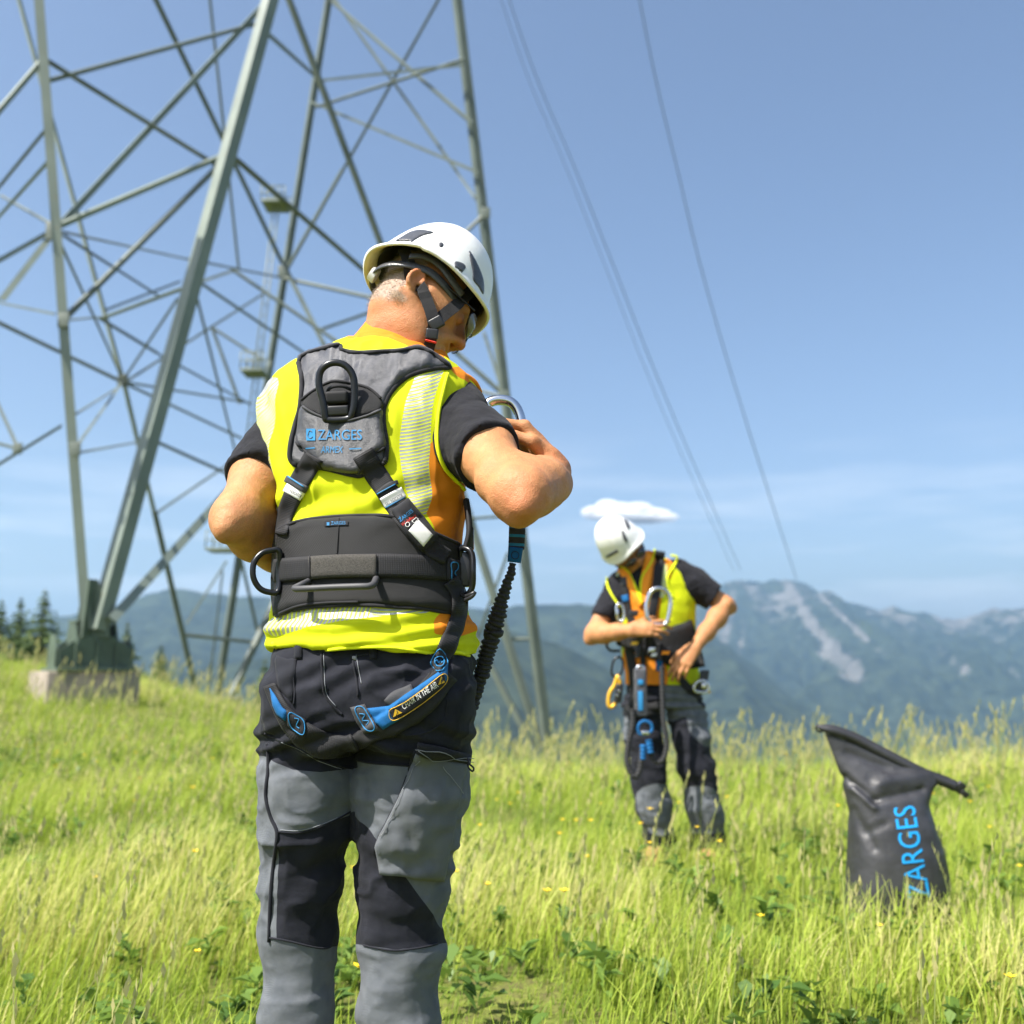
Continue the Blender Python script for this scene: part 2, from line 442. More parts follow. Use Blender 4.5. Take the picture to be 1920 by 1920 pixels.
def box_between(name, c, ax, ay, az, mat, parent, bev=0.002, label=None, seg=2):
    """a bevelled block: centre and three half-axis vectors"""
    bm = bmesh.new(); c, ax, ay, az = [np.asarray(v, float) for v in (c, ax, ay, az)]
    vs = {}
    for i in (-1, 1):
        for j in (-1, 1):
            for k in (-1, 1): vs[i, j, k] = bm.verts.new(c+ax*i+ay*j+az*k)
    for q in (((-1, -1, -1), (-1, 1, -1), (1, 1, -1), (1, -1, -1)), ((-1, -1, 1), (1, -1, 1), (1, 1, 1), (-1, 1, 1)),
              ((-1, -1, -1), (1, -1, -1), (1, -1, 1), (-1, -1, 1)), ((-1, 1, -1), (-1, 1, 1), (1, 1, 1), (1, 1, -1)),
              ((-1, -1, -1), (-1, -1, 1), (-1, 1, 1), (-1, 1, -1)), ((1, -1, -1), (1, 1, -1), (1, 1, 1), (1, -1, 1))):
        bm.faces.new([vs[v] for v in q])
    bmesh.ops.recalc_face_normals(bm, faces=bm.faces)
    if bev: bmesh.ops.bevel(bm, geom=bm.edges[:], offset=bev, segments=seg, affect='EDGES', profile=0.6)
    me = bpy.data.meshes.new(name); bm.to_mesh(me); bm.free()
    if bev: me.polygons.foreach_set('use_smooth', np.ones(len(me.polygons), bool))
    return obj(name, me, mat, parent, label)
def text_flat(body, spacing=1.0, shear=0.0):
    cu = bpy.data.curves.new('lettering', 'FONT'); cu.body = body; cu.size = 1.0; cu.space_character = spacing; cu.shear = shear
    cu.resolution_u = 3
    o = bpy.data.objects.new('lettering', cu); COL.objects.link(o); bpy.context.view_layer.update()
    me = o.evaluated_get(bpy.context.evaluated_depsgraph_get()).to_mesh()
    V = np.array([tuple(v.co)[:2] for v in me.vertices]); Fs = [tuple(p.vertices) for p in me.polygons]
    o.to_mesh_clear(); bpy.data.objects.remove(o); bpy.data.curves.remove(cu)
    lo = V.min(0); hi = V.max(0); return (V-lo)/(hi-lo), Fs
def lettering(body, quad, bvh, mat, parent, off=0.006, near=1.7, name='lettering', shear=0.0, bold=0.0):
    """flat print: text laid into four photo corners (bottom left, bottom right, top right, top left) on a surface"""
    V, Fs = text_flat(body, 1.0, shear); q = [np.asarray(p, float) for p in quad]
    # split long edges so that the print follows the cloth
    bm = bmesh.new(); vs = [bm.verts.new((v[0], v[1], 0)) for v in V]
    for f in Fs:
        try: bm.faces.new([vs[i] for i in f])
        except ValueError: pass
    bmesh.ops.triangulate(bm, faces=bm.faces[:])
    long_ = [e for e in bm.edges if e.calc_length() > 0.06]
    bmesh.ops.subdivide_edges(bm, edges=long_, cuts=2)
    for v in bm.verts:
        s, t = v.co.x, v.co.y
        p = q[0]*(1-s)*(1-t)+q[1]*s*(1-t)+q[2]*s*t+q[3]*(1-s)*t
        a, n = hit(p[0], p[1], bvh, near); v.co = Vector(a+n*off)
    bmesh.ops.recalc_face_normals(bm, faces=bm.faces)
    me = bpy.data.meshes.new(name); bm.to_mesh(me); bm.free()
    return obj(name, me, mat, parent)
# ================================================================== land: meadow, grass, mountains, trees, haze, cloud
def smst(a, b, x):
    t = np.clip((np.asarray(x, float)-a)/(b-a), 0, 1); return t*t*(3-2*t)
def ground(x, y):
    x = np.asarray(x, float); y = np.asarray(y, float)
    rise = 0.15*np.log1p(np.exp((-(x+2.6))/1.2))*1.2*smst(4, 16, y)*(1-0.5*smst(18, 60, y))
    ye = 8.0+11*smst(1.0, -9.0, x)
    d = np.maximum(0, y-ye); drop = 0.055*d**1.32
    far = np.maximum(0, y-34)
    z = rise-drop-0.22*far+0.03*np.sin(x*0.9+y*0.4)*smst(2, 6, y)+0.02*np.sin(x*2.3-y*1.7)
    return z
b = NB('meadow_soil')
c = b.mix(b.rng(b.noise(1.6, 5), 0.35, 0.65), (0.10, 0.14, 0.022), (0.17, 0.19, 0.04))
c = b.mix(b.rng(b.noise(23, 4), 0.4, 0.7), c, (0.11, 0.10, 0.04))
M_SOIL = b.fin(c, 0.95, normal=b.bump(b.noise(40, 4), 0.02), spec=0.1)
xs = np.concatenate((-np.geomspace(9000, 30, 40), np.linspace(-28, 28, 113), np.geomspace(30, 9000, 40)))
ys = np.concatenate((np.linspace(-60, -4, 12), np.linspace(-3, 40, 100), np.geomspace(41, 3000, 40)))
GX, GY = np.meshgrid(xs, ys, indexing='ij'); GZ = np.maximum(ground(GX, GY), -420+8*np.sin(GX*0.004))
V = np.stack((GX, GY, GZ), -1).reshape(-1, 3); nx_, ny_ = len(xs), len(ys)
I, J = np.meshgrid(np.arange(nx_-1), np.arange(ny_-1), indexing='ij'); I = I.ravel(); J = J.ravel()
Q = np.stack((I*ny_+J, (I+1)*ny_+J, (I+1)*ny_+J+1, I*ny_+J+1), -1)
tag(obj('meadow', mesh_np('meadow', V, Q), M_SOIL), kind='structure')

# grass --------------------------------------------------------------
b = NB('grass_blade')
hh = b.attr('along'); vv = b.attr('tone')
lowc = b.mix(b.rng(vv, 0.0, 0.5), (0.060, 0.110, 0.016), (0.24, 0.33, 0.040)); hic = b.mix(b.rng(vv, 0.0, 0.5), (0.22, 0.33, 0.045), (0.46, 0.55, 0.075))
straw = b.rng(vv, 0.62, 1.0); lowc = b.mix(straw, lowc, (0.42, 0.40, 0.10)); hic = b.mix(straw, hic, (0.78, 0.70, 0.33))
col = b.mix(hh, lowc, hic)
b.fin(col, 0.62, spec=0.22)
tr = b.n('ShaderNodeBsdfTranslucent'); b.l(b.mix(0.35, col, (0.55, 0.66, 0.08)), tr.inputs['Color'])
ms = b.n('ShaderNodeMixShader'); ms.inputs[0].default_value = 0.45
b.l(b.b.outputs[0], ms.inputs[1]); b.l(tr.outputs[0], ms.inputs[2]); b.l(ms.outputs[0], b.out.inputs['Surface'])
M_GRASS = b.m
def blades(n, ylo, yhi, hlo, hhi, wid, rng, segs=3, pw=1.0, keep=None):
    y = ylo+(yhi-ylo)*rng.random(n)**pw
    x = (rng.random(n)*2-1)*(0.60*y+1.6)
    # tufts
    tx = vnoise(np.stack((x, y, y*0), -1), 2.6, 5); dens = 0.5+0.5*tx
    ok = rng.random(n) < 0.45+0.55*dens
    if keep is not None: ok &= keep(x, y)
    x, y, tx = x[ok], y[ok], tx[ok]; n = len(x)
    patchy = vnoise(np.stack((x, y, y*0), -1), 0.7, 9)
    h = (hlo+(hhi-hlo)*rng.random(n)**1.5)*(0.78+0.38*tx+0.38*patchy)
    az = rng.random(n)*2*math.pi; lean = (0.15+0.6*rng.random(n)**2)*h; ba = rng.normal(0.5, 1.0, n)
    bx, by = np.cos(ba)*lean, np.sin(ba)*lean
    wx, wy = np.cos(az), np.sin(az); z0 = ground(x, y)-0.02
    W = wid*(0.7+0.6*rng.random(n))*(1+0.05*y)
    rows = []
    for k in range(segs+1):
        t = k/segs; ww = W*(1-t**1.6)*0.5+0.0004
        px = x+bx*t*t; py = y+by*t*t; pz = z0+h*(t-0.18*t*t*(lean/h))
        rows.append((np.stack((px-wx*ww, py-wy*ww, pz), -1), np.stack((px+wx*ww, py+wy*ww, pz), -1), t))
    V = np.stack([r[i] for r in rows for i in (0, 1)], 1).reshape(-1, 3); m = 2*(segs+1)
    base = np.arange(n)*m
    Q = np.concatenate([np.stack((base+2*k, base+2*k+1, base+2*k+3, base+2*k+2), -1) for k in range(segs)])
    al = np.tile(np.array([r[2] for r in rows for i in (0, 1)]), n)
    tone = np.clip(0.42+0.40*patchy+0.30*tx+rng.normal(0, 0.24, n), 0, 1)
    return V, Q, al, np.repeat(tone, m)
rg = np.random.default_rng(11)
boot = lambda x, y: ~(((x+0.30)**2+(y-1.86)**2 < 0.30**2))
sets = [blades(34000, 0.35, 3.2, 0.10, 0.28, 0.0042, rg, 4, 0.8, boot), blades(150000, 2.8, 9.5, 0.09, 0.26, 0.0046, rg, 3, 0.85), blades(120000, 8.5, 24, 0.14, 0.36, 0.0075, rg, 2, 0.9),
        blades(30000, 22, 46, 0.2, 0.5, 0.012, rg, 2, 0.9)]
n = 0; VV = []; QQ = []; AA = []; TT = []
for v, q, a, t in sets: VV.append(v); QQ.append(q+n); AA.append(a); TT.append(t); n += len(v)
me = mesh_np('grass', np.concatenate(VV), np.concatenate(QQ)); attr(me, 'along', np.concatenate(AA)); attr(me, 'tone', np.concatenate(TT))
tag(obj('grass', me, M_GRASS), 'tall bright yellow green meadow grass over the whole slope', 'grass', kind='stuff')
# seed heads: thin stalks with a loose pale panicle
b = NB('seed_head'); hh = b.attr('along')
col = b.mix(hh, (0.24, 0.31, 0.07), (0.62, 0.55, 0.26)); b.fin(col, 0.7, spec=0.2)
tr = b.n('ShaderNodeBsdfTranslucent'); b.l(col, tr.inputs['Color']); ms = b.n('ShaderNodeMixShader'); ms.inputs[0].default_value = 0.4
b.l(b.b.outputs[0], ms.inputs[1]); b.l(tr.outputs[0], ms.inputs[2]); b.l(ms.outputs[0], b.out.inputs['Surface']); M_SEED = b.m
def panicles(n, ylo, yhi, hlo, hhi, rng):
    V = []; Q = []; A = []
    for _ in range(n):
        y = ylo+(yhi-ylo)*rng.random()**0.8; x = (rng.random()*2-1)*(0.58*y+1.0)
        if (x+0.30)**2+(y-1.86)**2 < 0.4**2: continue
        h = hlo+(hhi-hlo)*rng.random()**1.6; z = float(ground(x, y)); a = rng.normal(0.5, 1.2); ln = h*(0.1+0.3*rng.random())
        w0 = 0.0013*(1+0.05*y); pts = [(x+math.cos(a)*ln*t*t, y+math.sin(a)*ln*t*t, z+h*t) for t in (0, 0.35, 0.7, 1.0)]
        i0 = len(V)
        for k, p in enumerate(pts):
            V += [(p[0]-w0, p[1], p[2]), (p[0]+w0, p[1], p[2])]; A += [0.1*k]*2
        for k in range(3): Q.append((i0+2*k, i0+2*k+1, i0+2*k+3, i0+2*k+2))
        L_ = 0.07+0.08*rng.random()
        for k in range(9):
            t = 1-L_/h*k/8*1.0; cx, cy, cz = x+math.cos(a)*ln*t*t, y+math.sin(a)*ln*t*t, z+h*t
            rr = 0.016*(0.3+k/9)*rng.random(); aa = rng.random()*6.28; cx += math.cos(aa)*rr; cy += math.sin(aa)*rr
            s = (0.0058+0.0042*rng.random())*(1+0.05*y); i0 = len(V); dx = math.cos(aa)*s*0.6
            V += [(cx-dx, cy-0.002, cz), (cx, cy+0.002, cz-s*1.6), (cx+dx, cy+0.002, cz), (cx, cy-0.002, cz+s*1.9)]; A += [0.5+0.5*rng.random()]*4
            Q.append((i0, i0+1, i0+2, i0+3))
    return V, Q, A
rg = np.random.default_rng(5)
V, Q, A = [], [], []
for args in ((110, 0.9, 3.2, 0.25, 0.5), (1000, 3, 9, 0.25, 0.5), (2300, 7, 18, 0.35, 0.75)):
    v, q, a = panicles(*args, rg); n = len(V); V += v; Q += [tuple(i+n for i in f) for f in q]; A += a
me = mesh_np('grass_seed_heads', np.array(V), np.array(Q), False); attr(me, 'along', A)
tag(obj('grass_seed_heads', me, M_SEED), 'pale yellow grass seed heads standing above the meadow', 'seed heads', kind='stuff')
# broad leaved weeds between the grass
b = NB('weed_leaf'); tn = b.attr('tone'); wc = b.mix(tn, (0.05, 0.115, 0.022), (0.20, 0.30, 0.05)); b.fin(wc, 0.5, spec=0.35)
tr = b.n('ShaderNodeBsdfTranslucent'); b.l(wc, tr.inputs['Color']); ms = b.n('ShaderNodeMixShader'); ms.inputs[0].default_value = 0.35
b.l(b.b.outputs[0], ms.inputs[1]); b.l(tr.outputs[0], ms.inputs[2]); b.l(ms.outputs[0], b.out.inputs['Surface']); M_WEED = b.m
V, Q, A = [], [], []
for _ in range(1500):
    y = 0.9+9.5*rg.random()**0.8; x = (rg.random()*2-1)*(0.58*y+1.0)
    if (x+0.30)**2+(y-1.86)**2 < 0.36**2 or vnoise(np.array((x, y, 3.0)), 1.1, 3) < -0.1: continue
    z = float(ground(x, y)); nl = rg.integers(6, 13); hb = 0.04+0.12*rg.random(); tt0 = rg.random()
    for k in range(nl):
        a = rg.random()*6.28; ln = 0.035+0.06*rg.random(); el = 0.2+0.9*rg.random(); zz = z+hb*(0.3+0.7*k/nl); d = np.array((math.cos(a)*math.cos(el), math.sin(a)*math.cos(el), math.sin(el))); sd_ = np.array((-math.sin(a), math.cos(a), 0))*ln*(0.16+0.16*rg.random())
        p = np.array((x, y, zz)); i0 = len(V); V += [p, p+d*ln*0.5+sd_+(0, 0, 0.004), p+d*ln-(0, 0, ln*0.25), p+d*ln*0.5-sd_+(0, 0, 0.004)]; Q.append((i0, i0+1, i0+2, i0+3)); A += [min(1, max(0, tt0*0.6+0.4*rg.random()))]*4
me = mesh_np('meadow_weeds', np.array(V), np.array(Q), False); attr(me, 'tone', A); tag(obj('meadow_weeds', me, M_WEED), 'dark green broad leaved weeds between the grass', 'weeds', kind='stuff')
# small yellow flowers
M_FLOW = simple('buttercup_petal', (0.85, 0.58, 0.02), 0.5, var=0.1)
V, Q = [], []
for _ in range(170):
    y = 1.6+9*rg.random(); x = (rg.random()*2-1)*(0.55*y+0.8); z = float(ground(x, y))+0.16+0.16*rg.random(); r = 0.009+0.006*rg.random()
    for k in range(5):
        a = k*1.2566; i0 = len(V); ca, sa = math.cos(a), math.sin(a); cb, sb = math.cos(a+0.55), math.sin(a+0.55); cc, scc = math.cos(a-0.55), math.sin(a-0.55)
        V += [(x, y, z), (x+cc*r*0.8, y+scc*r*0.8, z+r*0.5), (x+ca*r*1.2, y+sa*r*1.2, z+r*0.7), (x+cb*r*0.8, y+sb*r*0.8, z+r*0.5)]; Q.append((i0, i0+1, i0+2, i0+3))
tag(obj('buttercups', mesh_np('buttercups', np.array(V), np.array(Q)), M_FLOW), 'tiny yellow flowers scattered through the meadow grass', 'flowers', kind='stuff')

# mountains -----------------------------------------------------------
b = NB('mountain_forest')
rk = b.attr('rock')
fo = b.mix(b.rng(b.noise(0.012, 8, rough=0.78), 0.36, 0.64), (0.003, 0.008, 0.006), (0.070, 0.090, 0.050))
fo = b.mix(b.rng(b.noise(0.0032, 5), 0.58, 0.75), fo, (0.06, 0.08, 0.035))
rc = b.mix(b.rng(b.noise(0.01, 6), 0.3, 0.7), (0.15, 0.14, 0.125), (0.27, 0.255, 0.235))
rn = b.math('ADD', rk, b.math('ADD', b.math('MULTIPLY', b.math('SUBTRACT', b.noise(0.006, 8, rough=0.75), 0.5), 1.6), b.math('MULTIPLY', b.math('SUBTRACT', b.noise(0.03, 5, rough=0.7), 0.5), 0.9)))
mcol = b.mix(b.step(rn, 0.5, 0.12), fo, rc)
M_MTN = b.fin(mcol, 0.95, normal=b.bump(b.noise(0.022, 7, rough=0.75), 30.0), spec=0.05)
def range_mesh(name, ridge, Y0, foot_y, depth, back, px0, px1, seed, spur=1.0, rock=(), rw=12.0, crag=0.0, nx=640, nt=130, curve=1.25):
    """a range of mountains: ridge outline (photo px) carried at its distance, slopes with spurs running towards the valley"""
    px = np.linspace(px0, px1, nx); R = np.array(ridge, float)
    ry = np.interp(px, R[:, 0], R[:, 1]); kk = np.hanning(9); kk /= kk.sum(); ry = np.convolve(np.pad(ry, 4, 'edge'), kk, 'valid')+2.6*fbm(np.stack((px*0.035, px*0, px*0), -1), 1.0, 4, seed+5)
    zr = np.array([P(a, c, Y0)[2] for a, c in zip(px, ry)]); xr = (px-960)/F*Y0*0.985
    zf = P(960, foot_y, Y0-depth)[2]
    t = np.concatenate((np.linspace(-1, 0, 18)[:-1], np.linspace(0, 1, nt)))
    X = xr[:, None]*(1-0.0*t[None]); T = np.broadcast_to(t[None], (nx, len(t)))
    X = np.broadcast_to(xr[:, None], T.shape).copy()
    Yg = np.where(T < 0, Y0-T*back, Y0-T*depth)
    prof = np.where(T < 0, 1-np.abs(T)**1.1, 1-np.maximum(T, 0)**(1/curve))
    Z = zf+(zr[:, None]-zf)*prof
    q = np.stack((X/900.0, Yg/2600.0, X*0), -1)
    sp_ = (1-np.abs(fbm(q, 1.6, 3, seed)))*1.0-0.5; sp2 = fbm(np.stack((X/260.0, Yg/500.0, X*0), -1), 1.0, 4, seed+3)
    sp3 = 0.5-np.abs(fbm(np.stack((X/120.0, Yg/300.0, X*0), -1), 1.0, 3, seed+9))
    env = np.clip(np.abs(T)*2.2, 0.008, 1)*np.clip((1.15-np.abs(T)), 0, 1)
    Hs = np.abs(zr[:, None]-zf)
    Z = Z+env*spur*(sp_*0.36*Hs+sp2*0.15*Hs+sp3*0.10*Hs)
    V = np.stack((X, Yg, Z), -1).reshape(-1, 3); m = len(t)
    I, J = np.meshgrid(np.arange(nx-1), np.arange(m-1), indexing='ij'); I = I.ravel(); J = J.ravel()
    Q = np.stack((I*m+J, I*m+J+1, (I+1)*m+J+1, (I+1)*m+J), -1)
    me = mesh_np(name, V, Q)
    U = proj(V); r = np.zeros(len(V))
    for line in rock:
        wd = line[0]; r = np.maximum(r, 1-np.clip(line_sd(U, line[1])/wd, 0, 2)*0.5) if len(line) == 2 else np.maximum(r, line[2]*(1-np.clip(line_sd(U, line[1])/wd, 0, 2)*0.5))
    if crag: r = np.maximum(r, crag*(1-smst(0.05, 0.40, T.ravel()))*(0.75+0.5*fbm(np.stack((X, Yg*0.4, X*0), -1).reshape(-1, 3), 0.004, 3, 8)))
    attr(me, 'rock', np.clip(r, 0, 1)*(T.ravel() >= -0.02)-0.15)
    return tag(obj(name, me, M_MTN), kind='structure')
range_mesh('mountain_peaks', [(600, 1190), (900, 1180), (1080, 1160), (1200, 1140), (1290, 1125), (1340, 1105), (1365, 1090), (1390, 1084), (1415, 1090), (1433, 1096), (1455, 1086), (1475, 1086), (1495, 1089),
     (1530, 1098), (1560, 1118), (1600, 1128), (1655, 1143), (1685, 1139), (1720, 1149), (1760, 1152), (1800, 1164), (1825, 1160), (1855, 1146), (1872, 1140), (1890, 1147), (1910, 1143), (1960, 1138), (2060, 1120), (2200, 1140), (2400, 1110), (2900, 1170)],
     6200, 1480, 3000, 1500, 560, 2900, 4, 1.15, crag=0.66,
     rock=[(13, [(1478, 1098), (1500, 1130), (1520, 1170), (1545, 1200), (1580, 1230)]), (24, [(1555, 1215), (1585, 1240), (1600, 1262)]), (7, [(1540, 1120), (1590, 1165), (1625, 1200)]),
           (16, [(1375, 1110), (1370, 1160), (1350, 1215)], 0.75), (9, [(1395, 1170), (1385, 1240), (1382, 1262)], 0.7), (10, [(1490, 1100), (1470, 1160), (1505, 1200)], 0.55),
           (14, [(1760, 1215), (1790, 1240), (1810, 1255)], 0.7), (9, [(1690, 1185), (1705, 1180)], 0.6), (9, [(1880, 1240), (1910, 1270)], 0.7), (9, [(1430, 1280), (1450, 1300)], 0.65), (8, [(1640, 1215), (1660, 1225)], 0.6)])
range_mesh('forest_mountain', [(-900, 1200), (-300, 1150), (0, 1168), (150, 1150), (230, 1130), (270, 1112), (300, 1107), (330, 1106), (355, 1110), (400, 1116), (450, 1118), (520, 1120), (700, 1135), (870, 1140), (900, 1142),
     (960, 1136), (1010, 1132), (1080, 1131), (1180, 1134), (1260, 1150), (1330, 1185), (1420, 1250), (1500, 1320), (1600, 1400), (1750, 1500), (2200, 1560)],
     3900, 1520, 1700, 900, -900, 2200, 21, 0.8, rock=[(8, [(1080, 1172), (1110, 1172)], 0.6)])
range_mesh('forest_slope', [(-800, 1330), (-200, 1330), (200, 1290), (500, 1230), (700, 1190), (860, 1168), (940, 1178), (1000, 1192), (1060, 1215), (1120, 1245), (1180, 1280), (1260, 1330), (1360, 1400), (1500, 1470), (2200, 1560)],
     2300, 1600, 1000, 500, -800, 2200, 33, 0.8)

# spruces --------------------------------------------------------------
b = NB('spruce_needles'); tn = b.attr('tone')
M_NEED = b.fin(b.mix(tn, (0.022, 0.048, 0.018), (0.14, 0.20, 0.06)), 0.75, spec=0.25)
M_BARK = simple('spruce_bark', (0.10, 0.07, 0.05), 0.9, var=0.3, vscale=8, bump=0.01, bscale=20)
def spruce(px, py_top, py_base, Y, wid, seed, label):
    r = np.random.default_rng(seed); top = P(px, py_top, Y); base = P(px, py_base, Y); base = np.array((top[0], Y, base[2]-1.5)); H = top[2]-base[2]
    root = thing('spruce_tree', label, 'tree', base, 'spruces at the edge of the meadow')
    obj('trunk', pymesh('trunk', *tube('trunk', [base, base+(0.02, 0, H*0.5), top], [0.022*H, 0.014*H, 0.002*H], None, None, 8, sp=3, ret=True), True), M_BARK, root)
    V, Q, T = [], [], []
    nl = int(H*3.6)+8
    for k in range(nl):
        t = (k+0.5*r.random())/nl; z = 0.07+0.92*t; R = wid*(1-t)**0.95*(0.55+0.75*r.random())
        nb = int(5+6*(1-t)); a0 = r.random()*6.28
        for j in range(nb):
            a = a0+6.28*j/nb+r.normal(0, 0.2); ln = R*(0.7+0.5*r.random()); dz = -0.25*ln*(0.6+0.8*r.random())
            ns = max(3, int(ln/0.22))
            for s in range(ns):
                u = (s+0.6)/ns; c = np.array((base[0]+math.cos(a)*ln*u, Y+math.sin(a)*ln*u, base[2]+z*H+dz*u*u+0.18*ln*max(0, u-0.6)))
                for q in range(7):
                    sz = (0.16+0.12*r.random())*(1.1-0.5*u)*(0.35+0.75*(1-t)); c2 = c+r.normal(0, 0.07, 3)*(0.2+0.9*(1-t))
                    d1 = np.array((math.cos(a), math.sin(a), -0.35))+r.normal(0, 0.35, 3); d2 = np.cross(d1, r.normal(0, 1, 3)); d2 /= np.linalg.norm(d2)+1e-6
                    d1 /= np.linalg.norm(d1); i0 = len(V); V += [c2-d1*sz*0.6, c2+d2*sz*0.28, c2+d1*sz, c2-d2*sz*0.28-(0, 0, 0.04)]; Q.append((i0, i0+1, i0+2, i0+3))
                    T += [min(1, max(0, 0.25+0.5*u+r.normal(0, 0.2)))]*4
    me = mesh_np('crown', np.array(V), np.array(Q), False); attr(me, 'tone', T); obj('crown', me, M_NEED, root)
    return root
spruce(85, 1103, 1262, 42, 2.1, 1, 'broad dark spruce just left of the concrete tower footing')
spruce(40, 1118, 1258, 46, 1.9, 2, 'slim spruce second from the left edge of the meadow')
spruce(4, 1122, 1258, 44, 1.9, 3, 'spruce cut by the left edge of the picture')
spruce(240, 1165, 1296, 40, 1.3, 4, 'small spruce right behind the concrete tower footing')
spruce(303, 1208, 1306, 48, 1.2, 5, 'little pointed spruce between the footing and the far tower legs')
spruce(497, 1236, 1330, 48, 1.3, 6, 'small spruce half hidden behind the near worker\'s hip')

# cloud and haze --------------------------------------------------------
bmc = bmesh.new(); rc_ = random.Random(3); YC = 11000.0; mpp = YC/F
for (px, py, r, ry) in ((1112, 961, 24, 13), (1140, 954, 27, 19), (1163, 957, 30, 16), (1194, 958, 34, 17), (1224, 965, 36, 13), (1250, 970, 24, 8), (1160, 968, 52, 10), (1205, 972, 54, 9)):
    c = P(px, py, YC+rc_.uniform(-100, 100)); mt = Matrix.Translation(Vector(c)) @ Matrix.Diagonal((r*mpp, r*mpp*0.8, ry*mpp, 1))
    bmesh.ops.create_icosphere(bmc, subdivisions=4, radius=1.0, matrix=mt)
me = bpy.data.meshes.new('cloud'); bmc.to_mesh(me); bmc.free()
cl = obj('cloud', me)
rm = cl.modifiers.new('merge', 'REMESH'); rm.mode = 'VOXEL'; rm.voxel_size = 10.0
tx = bpy.data.textures.new('cloud_lumps', 'CLOUDS'); tx.noise_scale = 70.0; tx.noise_depth = 4
dm = cl.modifiers.new('lumps', 'DISPLACE'); dm.texture = tx; dm.strength = 30.0; dm.texture_coords = 'GLOBAL'; dm.mid_level = 0.55
b = NB('cloud_vapour'); b.t.nodes.remove(b.b); pv = b.n('ShaderNodeVolumePrincipled'); pv.inputs['Density'].default_value = 0.020
pv.inputs['Color'].default_value = (1, 1, 1, 1); pv.inputs['Anisotropy'].default_value = -0.25; b.l(pv.outputs[0], b.out.inputs['Volume']); me.materials.append(b.m); tag(cl, 'small puffy white cloud above the far worker\'s helmet', 'cloud')
bmh = bmesh.new(); bmesh.ops.create_cube(bmh, size=1.0, matrix=Matrix.Translation((0, 4600, -90)) @ Matrix.Diagonal((19000, 10400, 1480, 1)))
me = bpy.data.meshes.new('haze'); bmh.to_mesh(me); bmh.free(); hz = obj('haze', me)
b = NB('haze_air'); b.t.nodes.remove(b.b); pv = b.n('ShaderNodeVolumePrincipled'); pv.inputs['Density'].default_value = 1.3e-4
pv.inputs['Color'].default_value = (0.50, 0.74, 1.0, 1); pv.inputs['Anisotropy'].default_value = 0.5; b.l(pv.outputs[0], b.out.inputs['Volume'])
me.materials.append(b.m); tag(hz, 'pale blue summer haze filling the valley air', 'haze', kind='stuff')
# ================================================================== lattice tower, footing, cables
b = NB('tower_paint')
c = b.mix(b.rng(b.noise(1.5, 5), 0.3, 0.7), (0.14, 0.172, 0.145), (0.20, 0.235, 0.20))
c = b.mix(b.rng(b.noise(7, 6, rough=0.7), 0.62, 0.8), c, (0.20, 0.16, 0.11))
M_TOWER = b.fin(c, 0.42, normal=b.bump(b.noise(30, 3), 0.002), spec=0.5)
b = NB('shaded_tower_paint')
M_TOWER_SHADE = b.fin(b.mix(b.rng(b.noise(1.5, 5), 0.3, 0.7), (0.085, 0.105, 0.088), (0.135, 0.16, 0.135)), 0.5, normal=b.bump(b.noise(30, 3), 0.002), spec=0.4)  # tower paint darkened: shade on braces and far legs put into the colour
M_GREEN = simple('footing_green_paint', (0.075, 0.105, 0.075), 0.55, var=0.2, vscale=4)
b = NB('concrete')
c = b.mix(b.rng(b.noise(4, 6, rough=0.65), 0.3, 0.7), (0.20, 0.17, 0.14), (0.36, 0.31, 0.26))
M_CONC = b.fin(c, 0.9, normal=b.bump(b.noise(35, 5), 0.01), spec=0.2)
foot = P(160, 1290, 14); foot[2] = float(ground(foot[0], 14))
TW = thing('transmission_tower', 'tall grey green steel lattice pylon behind the near worker', 'pylon', foot)
def angle(a, b, w, name='brace', turn=0.0, t=None, mat=None):
    """a steel angle: two flanges meeting along the line a-b"""
    a = np.asarray(a, float); b = np.asarray(b, float); d = b-a; L = np.linalg.norm(d); d /= L
    u = np.cross(d, (0, 1, 0)); u /= np.linalg.norm(u)+1e-9; v = np.cross(u, d)
    if v[1] > 0: v = -v                        # v looks towards the lens
    c, s = math.cos(turn), math.sin(turn)
    e1 = u*c+v*s; e2 = -u*s+v*c
    t = t or w*0.13
    # corner edge faces the lens: flanges run back from it
    k = 0.7071; f1 = (e1*k-e2*k); f2 = (-e1*k-e2*k)
    o = e2*w*0.35
    sec = [o, o+f1*w, o+f1*w+f2*t, o+f1*t+f2*t, o+f2*w+f1*t, o+f2*w]
    V = [a+q for q in sec]+[b+q for q in sec]; n = 6
    fs = [(i, (i+1) % n, (i+1) % n+n, i+n) for i in range(n)]+[(5, 4, 3, 0), (3, 2, 1, 0), (n+0, n+3, n+4, n+5), (n+0, n+1, n+2, n+3)]
    me = pymesh(name, V, fs); bm = bmesh.new(); bm.from_mesh(me); bmesh.ops.recalc_face_normals(bm, faces=bm.faces); bm.to_mesh(me); bm.free()
    return obj(name, me, mat or M_TOWER, TW)
def mem(p, q, w, ya, yb, name='brace', turn=0.0, mat=None):
    return angle(P(p[0], p[1], ya), P(q[0], q[1], yb), w*0.5*(ya+yb)/F*0.60, name, turn, None, mat)
def ext(p, q, y):      # continue the line q->p up to row y
    s = (y-q[1])/(p[1]-q[1]); return (q[0]+(p[0]-q[0])*s, y)
A0 = (170, 1185)
